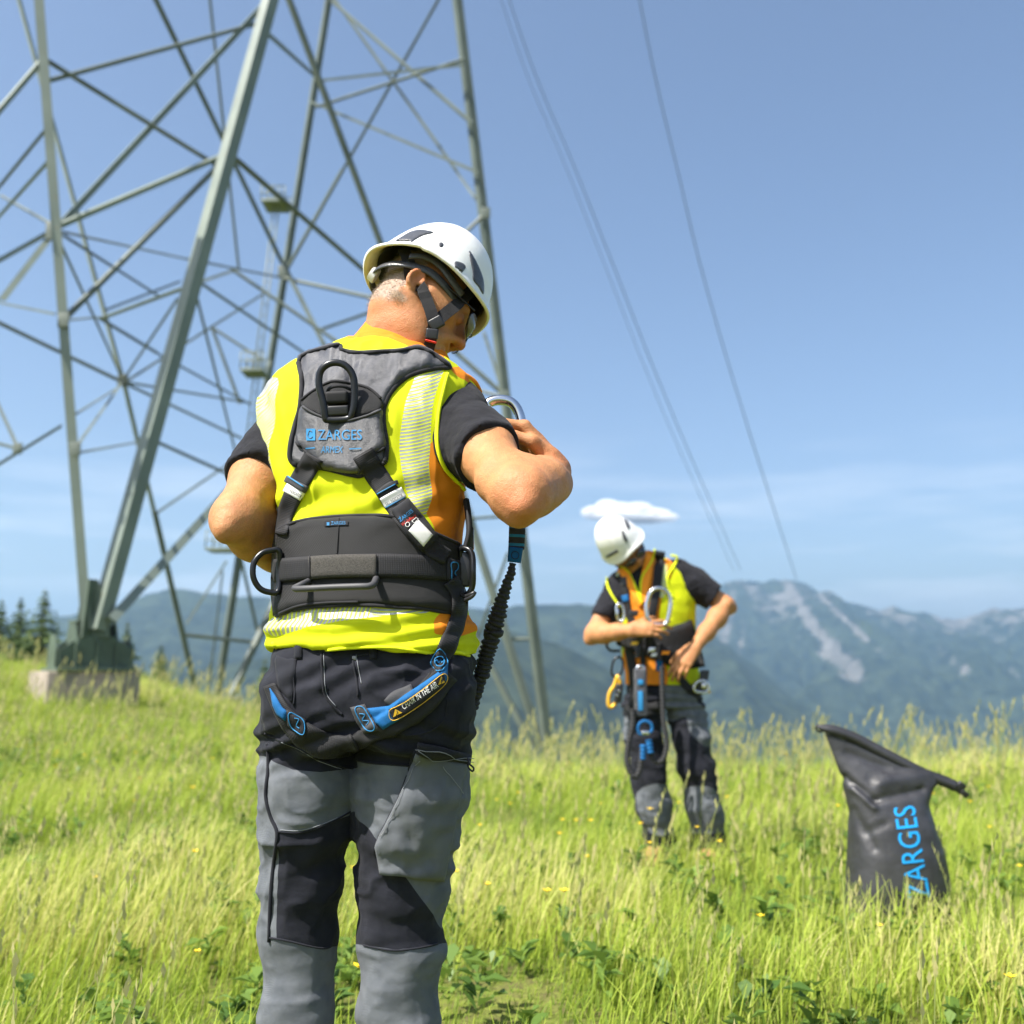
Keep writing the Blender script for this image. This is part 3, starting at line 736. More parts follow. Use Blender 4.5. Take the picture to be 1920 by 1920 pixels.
# the two great legs of the near foot, the far legs
mem(ext((93, 320), (158, 1178), -80), (158, 1180), 31, 13.4, 14.0, 'leg', 0.5)
mem(ext((417, 320), (182, 1172), -80), (182, 1180), 42, 16.0, 14.0, 'leg', -0.25)
mem((205, 1160), (604, 722), 25, 14.0, 20.0, 'brace', -0.3)
mem(ext((563, 320), (405, 1302), -80), (405, 1306), 19, 25.0, 26.0, 'leg', 0.1, M_TOWER_SHADE)
mem(ext((895, 320), (1030, 1432), -80), (1030, 1440), 26, 21.0, 22.0, 'leg', 0.3, M_TOWER_SHADE)
BR = [  # from, to, width px, depth at both ends
 ((494, 6), (100, 432), 22, 16.6, 14), ((100, 432), (0, 562), 24, 14, 13), ((424, 288), (104, 425), 18, 15.9, 13.9), ((95, 432), (-20, 496), 18, 13.9, 13.2),
 ((117, 434), (350, 485), 10, 14, 20), ((350, 485), (530, 521), 11, 20, 24.8), ((530, 521), (787, 578), 11, 24.8, 22), ((118, 440), (300, 556), 8, 14, 20),
 ((110, 450), (230, 713), 11, 14, 19.5), ((119, 598), (419, 300), 17, 13.8, 15.9), (ext((123, 320), (230, 712), -60), (230, 712), 13, 19, 19.5), ((230, 712), (288, 960), 13, 19.5, 21), ((288, 960), (366, 1300), 17, 21, 23),
 ((230, 713), (332, 560), 10, 19.5, 16), ((230, 715), (142, 838), 11, 19.5, 13.8), ((230, 716), (-20, 596), 11, 19.5, 17), ((233, 717), (455, 822), 9, 19.5, 24), ((233, 715), (465, 754), 8, 19.5, 25),
 ((238, 713), (500, 546), 9, 19.5, 25), ((143, 775), (218, 728), 9, 13.8, 19), ((143, 849), (290, 823), 9, 13.8, 20.8), ((-20, 880), (115, 797), 11, 14.2, 13.8), ((-15, 735), (33, 841), 10, 16, 15.5), ((33, 841), (-20, 826), 9, 15.5, 16),
 ((-10, 565), (105, 588), 9, 17, 13.8), ((120, 600), (190, 594), 9, 13.8, 18), ((186, 597), (340, 540), 13, 18, 16.4), ((360, 533), (437, 507), 13, 21, 23.5), ((186, 596), (297, 663), 9, 18, 20), ((297, 663), (470, 758), 9, 20, 25), ((196, 581), (337, 527), 9, 18.4, 21),
 (ext((427, 320), (447, 507), -60), (447, 507), 9, 20, 23), (ext((447, 320), (530, 493), -70), (530, 493), 14, 18, 24.6), ((530, 493), (652, 736), 13, 24.6, 23), (ext((470, 320), (587, 420), 283), (789, 598), 15, 15.8, 22),
 ((642, 318), (540, 500), 11, 23, 24.8), (ext((642, 318), (540, 500), -60), (642, 318), 11, 22, 23), (ext((663, 320), (713, 453), -70), (789, 655), 19, 19, 22), ((857, 322), (911, 398), 9, 23, 21.2), (ext((857, 322), (911, 398), -40), (857, 322), 9, 25, 23), ((911, 399), (742, 560), 11, 21.2, 22),
 ((907, 622), (944, 740), 9, 22.4, 21.6), ((789, 602), (948, 743), 13, 22, 21.6), ((945, 745), (789, 704), 9, 21.6, 22.6), ((366, 522), (652, 716), 10, 15.2, 23), ((434, 504), (787, 747), 10, 23.2, 22.5), ((600, 617), (787, 552), 11, 23, 22),
 ((400, 616), (494, 676), 8, 25, 25.2), ((397, 613), (450, 757), 9, 25, 25), ((366, 550), (443, 858), 9, 17, 24), ((290, 827), (445, 897), 9, 21, 24), ((292, 962), (445, 858), 9, 21, 25), ((896, 322), (583, 190), 10, 21, 24.9),
 ((800, 715), (1020, 1424), 24, 22.6, 22), ((652, 733), (1016, 1430), 20, 23, 22), ((952, 1036), (896, 1192), 8, 21.8, 23), ((955, 1198), (1004, 1198), 9, 22.5, 22), ((880, 972), (985, 964), 9, 22.3, 21.8),
 ((424, 1052), (348, 1170), 8, 25.3, 23), ((450, 1040), (484, 1190), 8, 25.3, 27), ((347, 1190), (482, 1204), 10, 23, 27), ((417, 1070), (390, 1297), 6, 25.6, 26), ((530, 1100), (432, 1306), 20, 27, 26), ((520, 1125), (652, 742), 12, 27, 23),
 ((79, 107), (424, 320), 14, 13.55, 16), ((80, 110), (-40, 250), 18, 13.6, 13), ((82, 152), (492, 40), 15, 13.6, 16.6), ((88, 238), (-60, 420), 12, 13.6, 16), ((91, 300), (-10, 413), 13, 13.7, 16.6), ((0, 366), (95, 420), 9, 18, 14), ((500, 60), (600, 150), 13, 17, 23.5), ((600, 150), (868, 120), 11, 24.4, 20.6), ((620, 0), (884, 230), 11, 24.3, 20.8), ((870, 110), (592, 200), 10, 20.6, 24.4),
]
for k, (p, q, w_, ya, yb) in enumerate(BR): angle(P(p[0], p[1], ya), P(q[0], q[1], yb), w_*0.5*(ya+yb)/F*0.50, 'brace', 0.35*math.sin(k*2.3), None, M_TOWER if (w_ in (17, 18, 13) and k % 3) or k < 4 else M_TOWER_SHADE)
# gusset plates where the near members meet
for (px, py, Y, s) in ((100, 432, 13.85, 0.22), (119, 600, 13.75, 0.16), (230, 713, 19.4, 0.2), (141, 842, 13.75, 0.15), (33, 841, 15.4, 0.14), (530, 508, 24.5, 0.24), (911, 399, 21.0, 0.2), (945, 743, 21.4, 0.22)):
    c = P(px, py, Y-0.06); box_between('gusset_plate', c, (s*0.5, 0, 0), (0, 0.012, 0), (0, 0, s*0.65), M_TOWER_SHADE, TW, 0.004)
# bolts along the legs are too small to see; step bolts and ladder on the far leg, small cages
def rail(p, q, ya, yb, r=0.02, name='rail'): return tube(name, [P(*p, ya), P(*q, yb)], r, M_TOWER, TW, 6, sp=0)
rail((523, 385), (463, 900), 24.6, 25.2); rail((513, 385), (453, 900), 24.6, 25.2)
for k in range(26):
    t = k/25; a = (523-60*t, 385+515*t); rail(a, (a[0]-10, a[1]), 24.6+0.6*t, 24.6+0.6*t, 0.012, 'rung')
for (px, py, Y, wd, ht) in ((478, 700, 25.0, 44, 36), (517, 386, 24.7, 46, 30), (420, 1032, 25.6, 56, 34)):
    s = Y/F; c = P(px, py, Y)
    box_between('platform', c, (wd*s*0.5, 0, 0), (0, 0.35, 0), (0, 0, 0.035), M_TOWER, TW, 0.004)
    for k in range(5):
        x = c[0]-wd*s*0.5+wd*s*k/4
        for dy in (-0.33, 0.33): tube('railing', [(x, c[1]+dy, c[2]), (x, c[1]+dy, c[2]+ht*s)], 0.018, M_TOWER, TW, 6, sp=0)
    for z in (0.5, 1.0):
        for dy in (-0.33, 0.33): tube('railing', [(c[0]-wd*s*0.5, c[1]+dy, c[2]+ht*s*z), (c[0]+wd*s*0.5, c[1]+dy, c[2]+ht*s*z)], 0.018, M_TOWER, TW, 6, sp=0)
# near footing: concrete block, steel shoe of plates and boxes
def rotbox(name, c, hx, hy, hz, yaw, mat, bev=0.01):
    cx, sx = math.cos(yaw), math.sin(yaw); return box_between(name, c, (cx*hx, sx*hx, 0), (-sx*hy, cx*hy, 0), (0, 0, hz), mat, TW, bev)
s = 14/F; yaw = math.radians(38)
fc = P(158, 1280, 14.4)
rotbox('concrete_block', fc+(0, 0, -0.22), 0.62, 0.52, 0.38, yaw, M_CONC, 0.02)
top = P(165, 1258, 14.3)
rotbox('base_plate', top+(0, 0, 0.02), 0.52, 0.44, 0.022, yaw, M_GREEN, 0.004)
cx, sx = math.cos(yaw), math.sin(yaw)
def shoe(dx, dy, tall, wide, turn):
    """one stiffener of the shoe: an upright plate with a sloped shoulder"""
    o = top+np.array((cx*dx-sx*dy, sx*dx+cx*dy, 0.04)); ca, sa = math.cos(yaw+turn), math.sin(yaw+turn); e = np.array((ca, sa, 0)); nn = np.array((-sa, ca, 0))
    pr = [(-wide, 0), (wide, 0), (wide, tall*0.55), (wide*0.45, tall), (-wide*0.45, tall), (-wide, tall*0.55)]
    V = [o+e*x+np.array((0, 0, z))+nn*t for t in (-0.016, 0.016) for x, z in pr]; n = 6
    fs = [tuple(range(n)), tuple(range(2*n-1, n-1, -1))]+[(i, i+n, (i+1) % n+n, (i+1) % n) for i in range(n)]
    me = pymesh('shoe_plate', V, fs); bm = bmesh.new(); bm.from_mesh(me); bmesh.ops.recalc_face_normals(bm, faces=bm.faces); bm.to_mesh(me); bm.free()
    obj('shoe_plate', me, M_GREEN, TW)
for dx in (-0.50, -0.26, 0.02, 0.28, 0.50): shoe(dx, -0.06, 0.46 if abs(dx) > 0.3 else 0.62, 0.30 if abs(dx) < 0.4 else 0.22, math.pi/2)
for dy in (-0.30, 0.16): shoe(0.02, dy, 0.44, 0.50, 0)
rotbox('shoe_block', top+(0.02, 0, 0.50), 0.20, 0.20, 0.16, yaw, M_GREEN, 0.012)
rotbox('shoe_top', top+(0.02, 0, 0.69), 0.27, 0.24, 0.02, yaw, M_GREEN, 0.004)
# gusset at the root of the legs
o = P(172, 1160, 14.05)
for tn in (0.2, 1.3):
    e = np.array((math.cos(tn), math.sin(tn)*0.8, 0)); nn = np.array((-math.sin(tn), math.cos(tn), 0))
    pr = [(-0.22, -0.26), (0.26, -0.26), (0.20, 0.1), (0.05, 0.55), (-0.14, 0.55)]
    V = [o+e*x+np.array((0, 0, z))+nn*t for t in (-0.014, 0.014) for x, z in pr]; n = 5
    me = pymesh('leg_gusset', V, [tuple(range(n)), tuple(range(2*n-1, n-1, -1))]+[(i, i+n, (i+1) % n+n, (i+1) % n) for i in range(n)])
    bm = bmesh.new(); bm.from_mesh(me); bmesh.ops.recalc_face_normals(bm, faces=bm.faces); bm.to_mesh(me); bm.free(); obj('leg_gusset', me, M_GREEN, TW)
for (px, py, Y, w_) in ((1030, 1446, 22, 0.4), (405, 1310, 26, 0.5)):
    c = P(px, py, Y); rotbox('concrete_block', (c[0], c[1], c[2]-0.3), w_, w_, 0.34, yaw, M_CONC, 0.02)

# cables: from the tower head far out over the valley
M_WIRE = simple('cable_aluminium', (0.16, 0.17, 0.19), 0.45, 0.6, var=0.05)
def cable(pts, r, label):
    c = [P(a, b_, y) for a, b_, y in pts]; root = obj('power_cable', pymesh('power_cable', *tube('c', c, r, None, None, 8, sp=10, ret=True), True), M_WIRE)
    return tag(root, label, 'cable', 'cables running out over the valley')
cable([(935, -60, 40), (1010, 155, 58), (1082, 325, 84), (1155, 510, 130), (1242, 730, 250), (1310, 890, 480), (1388, 1068, 1200)], [0.02, 0.03, 0.04, 0.065, 0.12, 0.2, 0.4], 'thin power cable, middle one of the three lines in the sky')
cable([(920, -60, 40), (994, 155, 58), (1066, 325, 84), (1139, 510, 130), (1226, 730, 250), (1295, 890, 480), (1376, 1070, 1200)], [0.014, 0.02, 0.025, 0.04, 0.07, 0.13, 0.3], 'faintest power cable, leftmost of the three lines in the sky')
cable([(1188, -60, 46), (1230, 150, 66), (1272, 325, 96), (1325, 540, 160), (1385, 745, 300), (1440, 920, 600), (1493, 1085, 1500)], [0.03, 0.045, 0.058, 0.09, 0.16, 0.3, 0.6], 'thickest power cable, rightmost of the three lines in the sky')
# ================================================================== the near worker
def skin_mat(name, base, red):
    b = NB(name)
    n1 = b.rng(b.noise(34, 6, rough=0.65), 0.32, 0.68); n2 = b.rng(b.noise(140, 3), 0.45, 0.75)
    c = b.mix(n1, lum(base, 0.86), lum(base, 1.16)); c = b.mix(b.math('MULTIPLY', n2, 0.35), c, red)
    c = b.mix(b.math('MULTIPLY', b.attr('flush'), 0.55), c, red)
    hs = b.step(b.math('ADD', b.attr('stubble'), b.math('MULTIPLY', b.math('SUBTRACT', b.noise(900, 2), 0.5), 0.9)), 0.5, 0.25)
    c = b.mix(b.math('MULTIPLY', hs, 0.75), c, b.mix(b.noise(500, 2), (0.20, 0.15, 0.11), (0.52, 0.45, 0.38)))
    b.b.inputs['Subsurface Weight'].default_value = 0.12; b.b.inputs['Subsurface Radius'].default_value = (0.012, 0.005, 0.003)
    b.b.inputs['Subsurface Scale'].default_value = 0.35
    vo = b.n('ShaderNodeTexVoronoi'); vo.inputs['Scale'].default_value = 520; b.l(b.obj_co(), vo.inputs['Vector'])
    nb = b.bump(vo.outputs['Distance'], 0.0007, 0.7); nb = b.bump(b.noise(85, 7, rough=0.66), 0.0020, 0.8, nb)
    return b.fin(c, b.rng(b.noise(200, 2), 0.3, 0.7, 0.48, 0.66), normal=nb, spec=0.34)
M_SKIN = skin_mat('tanned_skin', (0.44, 0.205, 0.085), (0.50, 0.16, 0.075))
class Head:
    """local frame: x to the person's right, y forward, z up"""
    def __init__(s, C, f, u, sc=1.0):
        f = np.asarray(f, float); f /= np.linalg.norm(f); u = np.asarray(u, float); u = u-f*(u@f); u /= np.linalg.norm(u)
        r = np.cross(f, u); s.R = np.stack((CW(r), CW(f), CW(u)), 1); s.C = np.asarray(C, float); s.sc = sc
    def w(s, p): return s.C+s.R @ (np.asarray(p, float)*s.sc)
    def loc(s, V): return ((np.asarray(V)-s.C) @ s.R)/s.sc
def add_head(fl, H):
    E = lambda c, r, k=0.012, op='u': fl.ell(H.w(c), np.array(r)*H.sc, H.R, k, op)
    C = lambda a, b_, ra, rb, k=0.01, op='u': fl.cone(H.w(a), H.w(b_), ra*H.sc, rb*H.sc, k, op)
    E((0, -0.003, 0.035), (0.075, 0.088, 0.088)); E((0, 0.040, -0.03), (0.064, 0.058, 0.088), 0.03)
    E((0, 0.035, -0.085), (0.054, 0.052, 0.034), 0.03); E((0, 0.080, -0.100), (0.024, 0.02, 0.02), 0.025)
    C((-0.036, 0.086, 0.018), (0.036, 0.086, 0.018), 0.012, 0.012, 0.02)
    C((0, 0.094, 0.010), (0, 0.116, -0.030), 0.008, 0.0135, 0.010)
    for sx in (-1, 1):
        E((sx*0.012, 0.108, -0.034), (0.009, 0.011, 0.009), 0.006); C((sx*0.048, 0.062, -0.018), (sx*0.062, 0.02, -0.012), 0.018, 0.014, 0.02)
        C((sx*0.060, -0.01, -0.055), (sx*0.040, 0.055, -0.098), 0.016, 0.016, 0.03)
        C((sx*0.022, 0.098, -0.045), (sx*0.040, 0.078, -0.072), 0.009, 0.012, 0.012)
        E((sx*0.032, 0.104, -0.004), (0.017, 0.014, 0.012), 0.014, 's'); E((sx*0.032, 0.087, -0.004), (0.0125, 0.0125, 0.0125), 0.002)
        E((sx*0.0075, 0.117, -0.042), (0.004, 0.005, 0.004), 0.003, 's')
    E((0, 0.096, -0.060), (0.023, 0.012, 0.007), 0.004); E((0, 0.093, -0.074), (0.021, 0.012, 0.008), 0.004)
    C((-0.022, 0.108, -0.0665), (0.022, 0.108, -0.0665), 0.0024, 0.0024, 0.004, 's')
    for sx in (-1, 1):      # ears
        a = [(sx*(0.079-0.005*math.cos(t)), -0.020+0.012*math.cos(t), -0.016+0.021*math.sin(t)+0.004*math.cos(t)) for t in np.linspace(-0.2, 4.6, 12)]
        for i in range(11): C(a[i], a[i+1], 0.0040, 0.0040, 0.004)
        E((sx*0.075, -0.021, -0.014), (0.007, 0.012, 0.023), 0.006); E((sx*0.076, -0.016, -0.038), (0.005, 0.007, 0.008), 0.006); E((sx*0.076, -0.004, -0.016), (0.006, 0.006, 0.008), 0.006)
        E((sx*0.084, -0.016, -0.014), (0.006, 0.007, 0.011), 0.004, 's')
def hand_on(fl, W, d, n, curl=(0.5, 0.5, 0.5, 0.5), thumb=(0.5, 0.4), sc=1.0, side=1, spread=0.06, tips=None, k=0.006):
    """W wrist, d direction to the knuckles, n out of the back of the hand, side=+1 thumb on the side cross(n,d)"""
    d = np.asarray(d, float); d /= np.linalg.norm(d); n = np.asarray(n, float); n = n-d*(n@d); n /= np.linalg.norm(n); t = np.cross(n, d)*side
    W = np.asarray(W, float)
    for i, (o, L) in enumerate(((0.030, 0.088), (0.011, 0.092), (-0.008, 0.088), (-0.026, 0.080))):
        fl.cone(W+t*o*0.55*sc, W+(d*L+t*o)*sc, 0.0155*sc, 0.0115*sc, 0.014)
    fl.cone(W+d*0.01+t*0.012*sc, W+d*0.062*sc+t*0.002, 0.018*sc, 0.02*sc, 0.02)
    LN = ((0.042, 0.026, 0.021), (0.046, 0.029, 0.022), (0.043, 0.027, 0.021), (0.034, 0.021, 0.018))
    for i, o in enumerate((0.030, 0.011, -0.008, -0.026)):
        p = W+(d*(0.088, 0.092, 0.088, 0.080)[i]+t*o)*sc; a = curl[i]; dd = d+t*spread*(1.5-i); dd /= np.linalg.norm(dd); an = 0.0
        for j in range(3):
            an += a*(1.0, 1.25, 0.8)[j]; q = p+(dd*math.cos(an)-n*math.sin(an))*LN[i][j]*sc
            r0 = (0.0096, 0.0088, 0.008, 0.0070)[j]*sc*(0.9 if i == 3 else 1); r1 = (0.0088, 0.008, 0.0070)[j]*sc*(0.9 if i == 3 else 1)
            fl.cone(p, q, r0, r1, k*0.5 if j else k); p = q
    p = W+(d*0.022+t*0.026)*sc; out, cu = thumb; dd = d*0.75+t*(0.75*out+0.15)-n*0.25; dd /= np.linalg.norm(dd)
    q = p+dd*0.040*sc; fl.cone(W+(d*0.015+t*0.012)*sc, p, 0.017*sc, 0.0155*sc, 0.014); fl.cone(p, q, 0.0145*sc, 0.0115*sc, 0.01)
    d2 = dd*math.cos(cu)+(d*0.5-n*0.6-t*0.6)*math.sin(cu); d2 /= np.linalg.norm(d2); q2 = q+d2*0.032*sc; fl.cone(q, q2, 0.0105*sc, 0.0098*sc, 0.004)
    d3 = dd*math.cos(cu*1.6)+(d*0.5-n*0.6-t*0.6)*math.sin(cu*1.6); d3 /= np.linalg.norm(d3); fl.cone(q2, q2+d3*0.024*sc, 0.0098*sc, 0.0072*sc, 0.004)

# ---- key points of the pose, photo pixel + distance
YAW1 = math.radians(16)
def rowset(tab, yaw):
    out = []
    for (py, xl, xr, Yc, hb) in tab:
        c = P((xl+xr)/2, py, Yc); A = (xr-xl)/2*Yc/F; s_, c_ = math.sin(yaw), math.cos(yaw)
        a = math.sqrt(max(A*A-(hb*s_)**2, 0.0004))/c_; out.append((c[2], c[0], c[1], a, hb, yaw))
    return out
TORSO = [(642, 660, 765, 1.86, 0.055), (652, 622, 788, 1.858, 0.068), (664, 588, 814, 1.855, 0.080), (680, 552, 830, 1.845, 0.092), (700, 520, 862, 1.835, 0.106), (725, 494, 884, 1.83, 0.115), (750, 478, 892, 1.825, 0.122), (800, 480, 884, 1.815, 0.130),
         (860, 490, 876, 1.81, 0.132), (920, 503, 872, 1.80, 0.128), (965, 514, 866, 1.795, 0.122), (1010, 520, 860, 1.79, 0.118), (1060, 520, 860, 1.785, 0.118),
         (1110, 519, 864, 1.785, 0.122), (1160, 517, 872, 1.785, 0.126), (1200, 515, 880, 1.785, 0.130), (1245, 516, 884, 1.785, 0.132)]
ROWS = rowset(TORSO, YAW1)
SR, ER = P(860, 788, 1.785), P(972, 928, 1.545); WR = P(1042, 886, 1.785)
SL, EL_, WL = P(519, 832, 1.885), P(443, 975, 1.725), P(556, 1062, 1.955)
NB_ = P(744, 672, 1.868)                                    # base of the neck
HD = Head(P(786, 566, 1.865), (0.82, 0.05, -0.56), (0.47, 0.50, 0.72), 0.97)
# ---- body: one continuous skin
fl = Field((-0.60, 1.40, 0.60), (0.16, 2.16, 1.80), 0.0033)
fl.stack([(r[0], r[1], r[2], r[3]*0.90-0.012, r[4]-0.014, r[5]) for r in ROWS], 0.02)
add_head(fl, HD)
nk0 = HD.w((0, -0.026, -0.050)); fl.chain([NB_, 0.5*(NB_+nk0)+np.array((0, 0.004, 0)), nk0], [0.064, 0.053, 0.052], 0.03)
fl.cone(NB_+(0, 0.06, -0.01), HD.w((0, 0.02, -0.085)), 0.055, 0.045, 0.03)
for sx in (0.5, 1.0):   # neck cords
    fl.cone(HD.w((0.062*sx, -0.030, -0.055)), NB_+np.array((0.055*sx, -0.02*sx, 0.0)), 0.012, 0.013, 0.012)
def arm(S, E, W, fat=1.0, nrm=None):
    S, E, W = [np.asarray(v, float) for v in (S, E, W)]; m = S+(E-S)*0.45
    fl.chain([S, m, E], [0.051*fat, 0.050*fat, 0.043*fat], 0.03)
    d = (W-E); L = np.linalg.norm(d); e = E-(E-S)/np.linalg.norm(E-S)*0.004
    fl.chain([e, E+d*0.28, E+d*0.62, W], [0.041*fat, 0.045*fat, 0.038*fat, 0.029*fat], 0.03)
    fl.ell(E+(E-S)/np.linalg.norm(E-S)*0.034-d/L*0.010, (0.021*fat,)*3, None, 0.022); fl.ell(E+np.cross(d/L, (E-S)/np.linalg.norm(E-S))*0.036*fat+d/L*0.012, (0.018*fat,)*3, None, 0.02)          # point of the elbow
arm(SR, ER, WR, 0.98); arm(SL, EL_, WL, 0.95)
fl.ell(P(925, 900, 1.575), (0.026, 0.022, 0.030), None, 0.025); fl.ell(P(1026, 900, 1.64), (0.026, 0.04, 0.024), None, 0.025); fl.ell(P(972, 968, 1.535), (0.019, 0.017, 0.016), None, 0.016)
fl.cone(ER+(0.022, -0.008, 0.004), ER+(WR-ER)*0.45+(0.03, 0, 0.0), 0.026, 0.028, 0.03)     # brachioradialis
hd = P(980, 812, 1.79)-WR
hand_on(fl, WR, hd, CW((0.75, 0.25, 0.60)), (0.80, 0.95, 1.0, 1.05), (0.35, 0.75), 1.10, 1)
hand_on(fl, WL, P(650, 1066, 2.0)-WL, (0, 0.9, 0.4), (0.5, 0.55, 0.6, 0.65), (0.4, 0.4), 1.0, -1)
BV, BQ = fl.mesh(); BV = smooth_mesh(BV, BQ, 1, 0.4)
BV = BV+vnormals(BV, BQ)*(0.0014*fbm(BV, 26.0, 3, 77)*smst(0.17, 0.22, np.linalg.norm(BV-HD.C, axis=1)))[:, None]
M1 = thing('person', 'worker seen from behind in yellow vest and white helmet, looking down to the right', 'person', (-0.30, 1.8, float(ground(-0.30, 1.8)) if 'ground' in globals() else 0))
me = mesh_np('body', BV, BQ); hl = HD.loc(BV)
stub = smst(0.05, 0.0, np.maximum(0, hl[:, 1]+0.030+0.25*np.minimum(0,hl[:,2]))*1.4+np.maximum(0, -0.062-hl[:, 2])*1.8)*(1-smst(0.070,0.080,np.abs(hl[:,0]))) if 'smst' in globals() else np.zeros(len(BV))
beard = np.exp(-((hl[:, 1]-0.075)/0.035)**2-((hl[:, 2]+0.085)/0.03)**2)*0.55
inhead = (np.linalg.norm(hl, axis=1) < 0.17)
attr(me, 'stubble', (np.maximum(stub*0.8, beard))*inhead); fl_ = np.zeros(len(BV))
for c, r in ((ER+(0.0, -0.05, -0.03), 0.05), (WR, 0.06), (HD.w((0.0, 0.12, -0.03)), 0.03), (HD.w((0.085, -0.02, 0)), 0.035), (NB_+(0.0, -0.05, 0.05), 0.06)):
    fl_ = np.maximum(fl_, np.exp(-(((BV-c)**2).sum(1))/(r*r)))
attr(me, 'flush', fl_); BODY = obj('body', me, M_SKIN, M1); BB = bvh_of(BV, BQ)
# short grey hair, only what the helmet leaves bare
rh = np.random.default_rng(2); cand = np.nonzero((stub > 0.55) & inhead & (hl[:, 2] < 0.06) & (hl[:, 1] < 0.02))[0]
BN = vnormals(BV, BQ)
if len(cand):
    pk = rh.choice(cand, 5000); p0 = BV[pk]+rh.normal(0, 0.0016, (len(pk), 3)); dn = HD.R @ np.array((0, -0.35, -0.9)); d = BN[pk]*0.6+dn*0.8+rh.normal(0, 0.25, (len(pk), 3)); d /= np.linalg.norm(d, axis=1, keepdims=True)
    ln = 0.003+0.004*rh.random(len(pk)); sd_ = np.cross(d, rh.normal(0, 1, (len(pk), 3))); sd_ /= np.linalg.norm(sd_, axis=1, keepdims=True)
    V = np.stack((p0-sd_*0.00030, p0+sd_*0.00030, p0+d*ln[:, None]), 1).reshape(-1, 3); Q = np.arange(len(V)).reshape(-1, 3)
    hm = mesh_np('hair', V, Q, False); b = NB('grey_hair'); b.fin(b.mix(b.rng(b.noise(350, 2), 0.35, 0.65), (0.10, 0.075, 0.055), (0.50, 0.44, 0.38)), 0.45); obj('hair', hm, b.m, M1)
# ---- fabrics
def weave(b, scale, dist=0.0006, co=None):
    co = co or b.obj_co()
    sx = b.n('ShaderNodeSeparateXYZ'); b.l(co, sx.inputs[0])
    u = b.math('SINE', b.math('MULTIPLY', b.math('ADD', sx.outputs['X'], b.math('MULTIPLY', sx.outputs['Y'], 0.7)), scale)); v = b.math('SINE', b.math('MULTIPLY', sx.outputs['Z'], scale))
    return b.math('MULTIPLY', u, v)
def fabric(name, col, rough=0.85, var=0.10, wv=2600.0, dist=0.0004, wrinkle=0.0, wscale=18, sheen=0.04, spec=0.22):
    b = NB(name); c = b.mix(b.rng(b.noise(22, 5), 0.3, 0.7), lum(col, 1-var), lum(col, 1+var))
    n = b.bump(weave(b, wv), dist, 0.6)
    if wrinkle: n = b.bump(b.noise(wscale, 4), wrinkle, 0.8, n)
    return b.fin(c, rough, normal=n, spec=spec, sheen=sheen)
M_TEE = fabric('black_jersey', (0.012, 0.012, 0.016), 0.9, 0.2, 3200, 0.0003, 0.010, 20, 0.05)
LIME, ORANGE = (0.78, 0.85, 0.010), (0.98, 0.31, 0.02)
def vest_mat(name):
    b = NB(name); og = b.step(b.attr('orange'), 0.0); rf = b.step(b.attr('reflect'), 0.0)
    ln = b.math('PINGPONG', b.math('ADD', b.attr('sline'), b.math('MULTIPLY', b.noise(6, 1), 0.0)), 0.5)
    line = b.math('LESS_THAN', ln, 0.17)
    base = b.mix(b.rng(b.noise(30, 3), 0.3, 0.7), lum(LIME, 0.94), LIME); base = b.mix(og, base, ORANGE)
    silver = b.mix(b.rng(b.noise(60, 3), 0.3, 0.7), (0.33, 0.34, 0.33), (0.50, 0.51, 0.49)); tape = b.mix(line, silver, LIME)
    c = b.mix(rf, base, tape); met = b.math('MULTIPLY', rf, b.math('MULTIPLY', b.math('SUBTRACT', 1.0, line), 0.40))
    n = b.bump(weave(b, 2100), 0.00035, 0.6); n = b.bump(b.noise(16, 4), 0.004, 0.6, n)
    b.fin(c, b.math('SUBTRACT', 0.8, b.math('MULTIPLY', rf, 0.36)), met, n, 0.3)
    tr = b.n('ShaderNodeBsdfTranslucent'); b.l(c, tr.inputs['Color']); ms = b.n('ShaderNodeMixShader')
    b.put(ms.inputs[0], b.math('MULTIPLY', b.math('SUBTRACT', 1.0, rf), 0.30))
    b.l(b.b.outputs[0], ms.inputs[1]); b.l(tr.outputs[0], ms.inputs[2]); b.l(ms.outputs[0], b.out.inputs['Surface'])
    return b.m
M_VEST = vest_mat('hi_vis_knit')
M_LIME = fabric('lime_piping', LIME, 0.7, 0.05); M_ORNG = fabric('orange_cloth', ORANGE, 0.7, 0.06)
def folds(V, N, terms):
    """push cloth in and out along its normal: terms = (freq along x, y, z, amplitude, seed, weight)"""
    d = np.zeros(len(V))
    for fx, fy, fz, amp, sd, wt in terms: d += amp*fbm(V*np.array((fx, fy, fz)), 1.0, 3, sd)*wt
    return V+N*d[:, None]
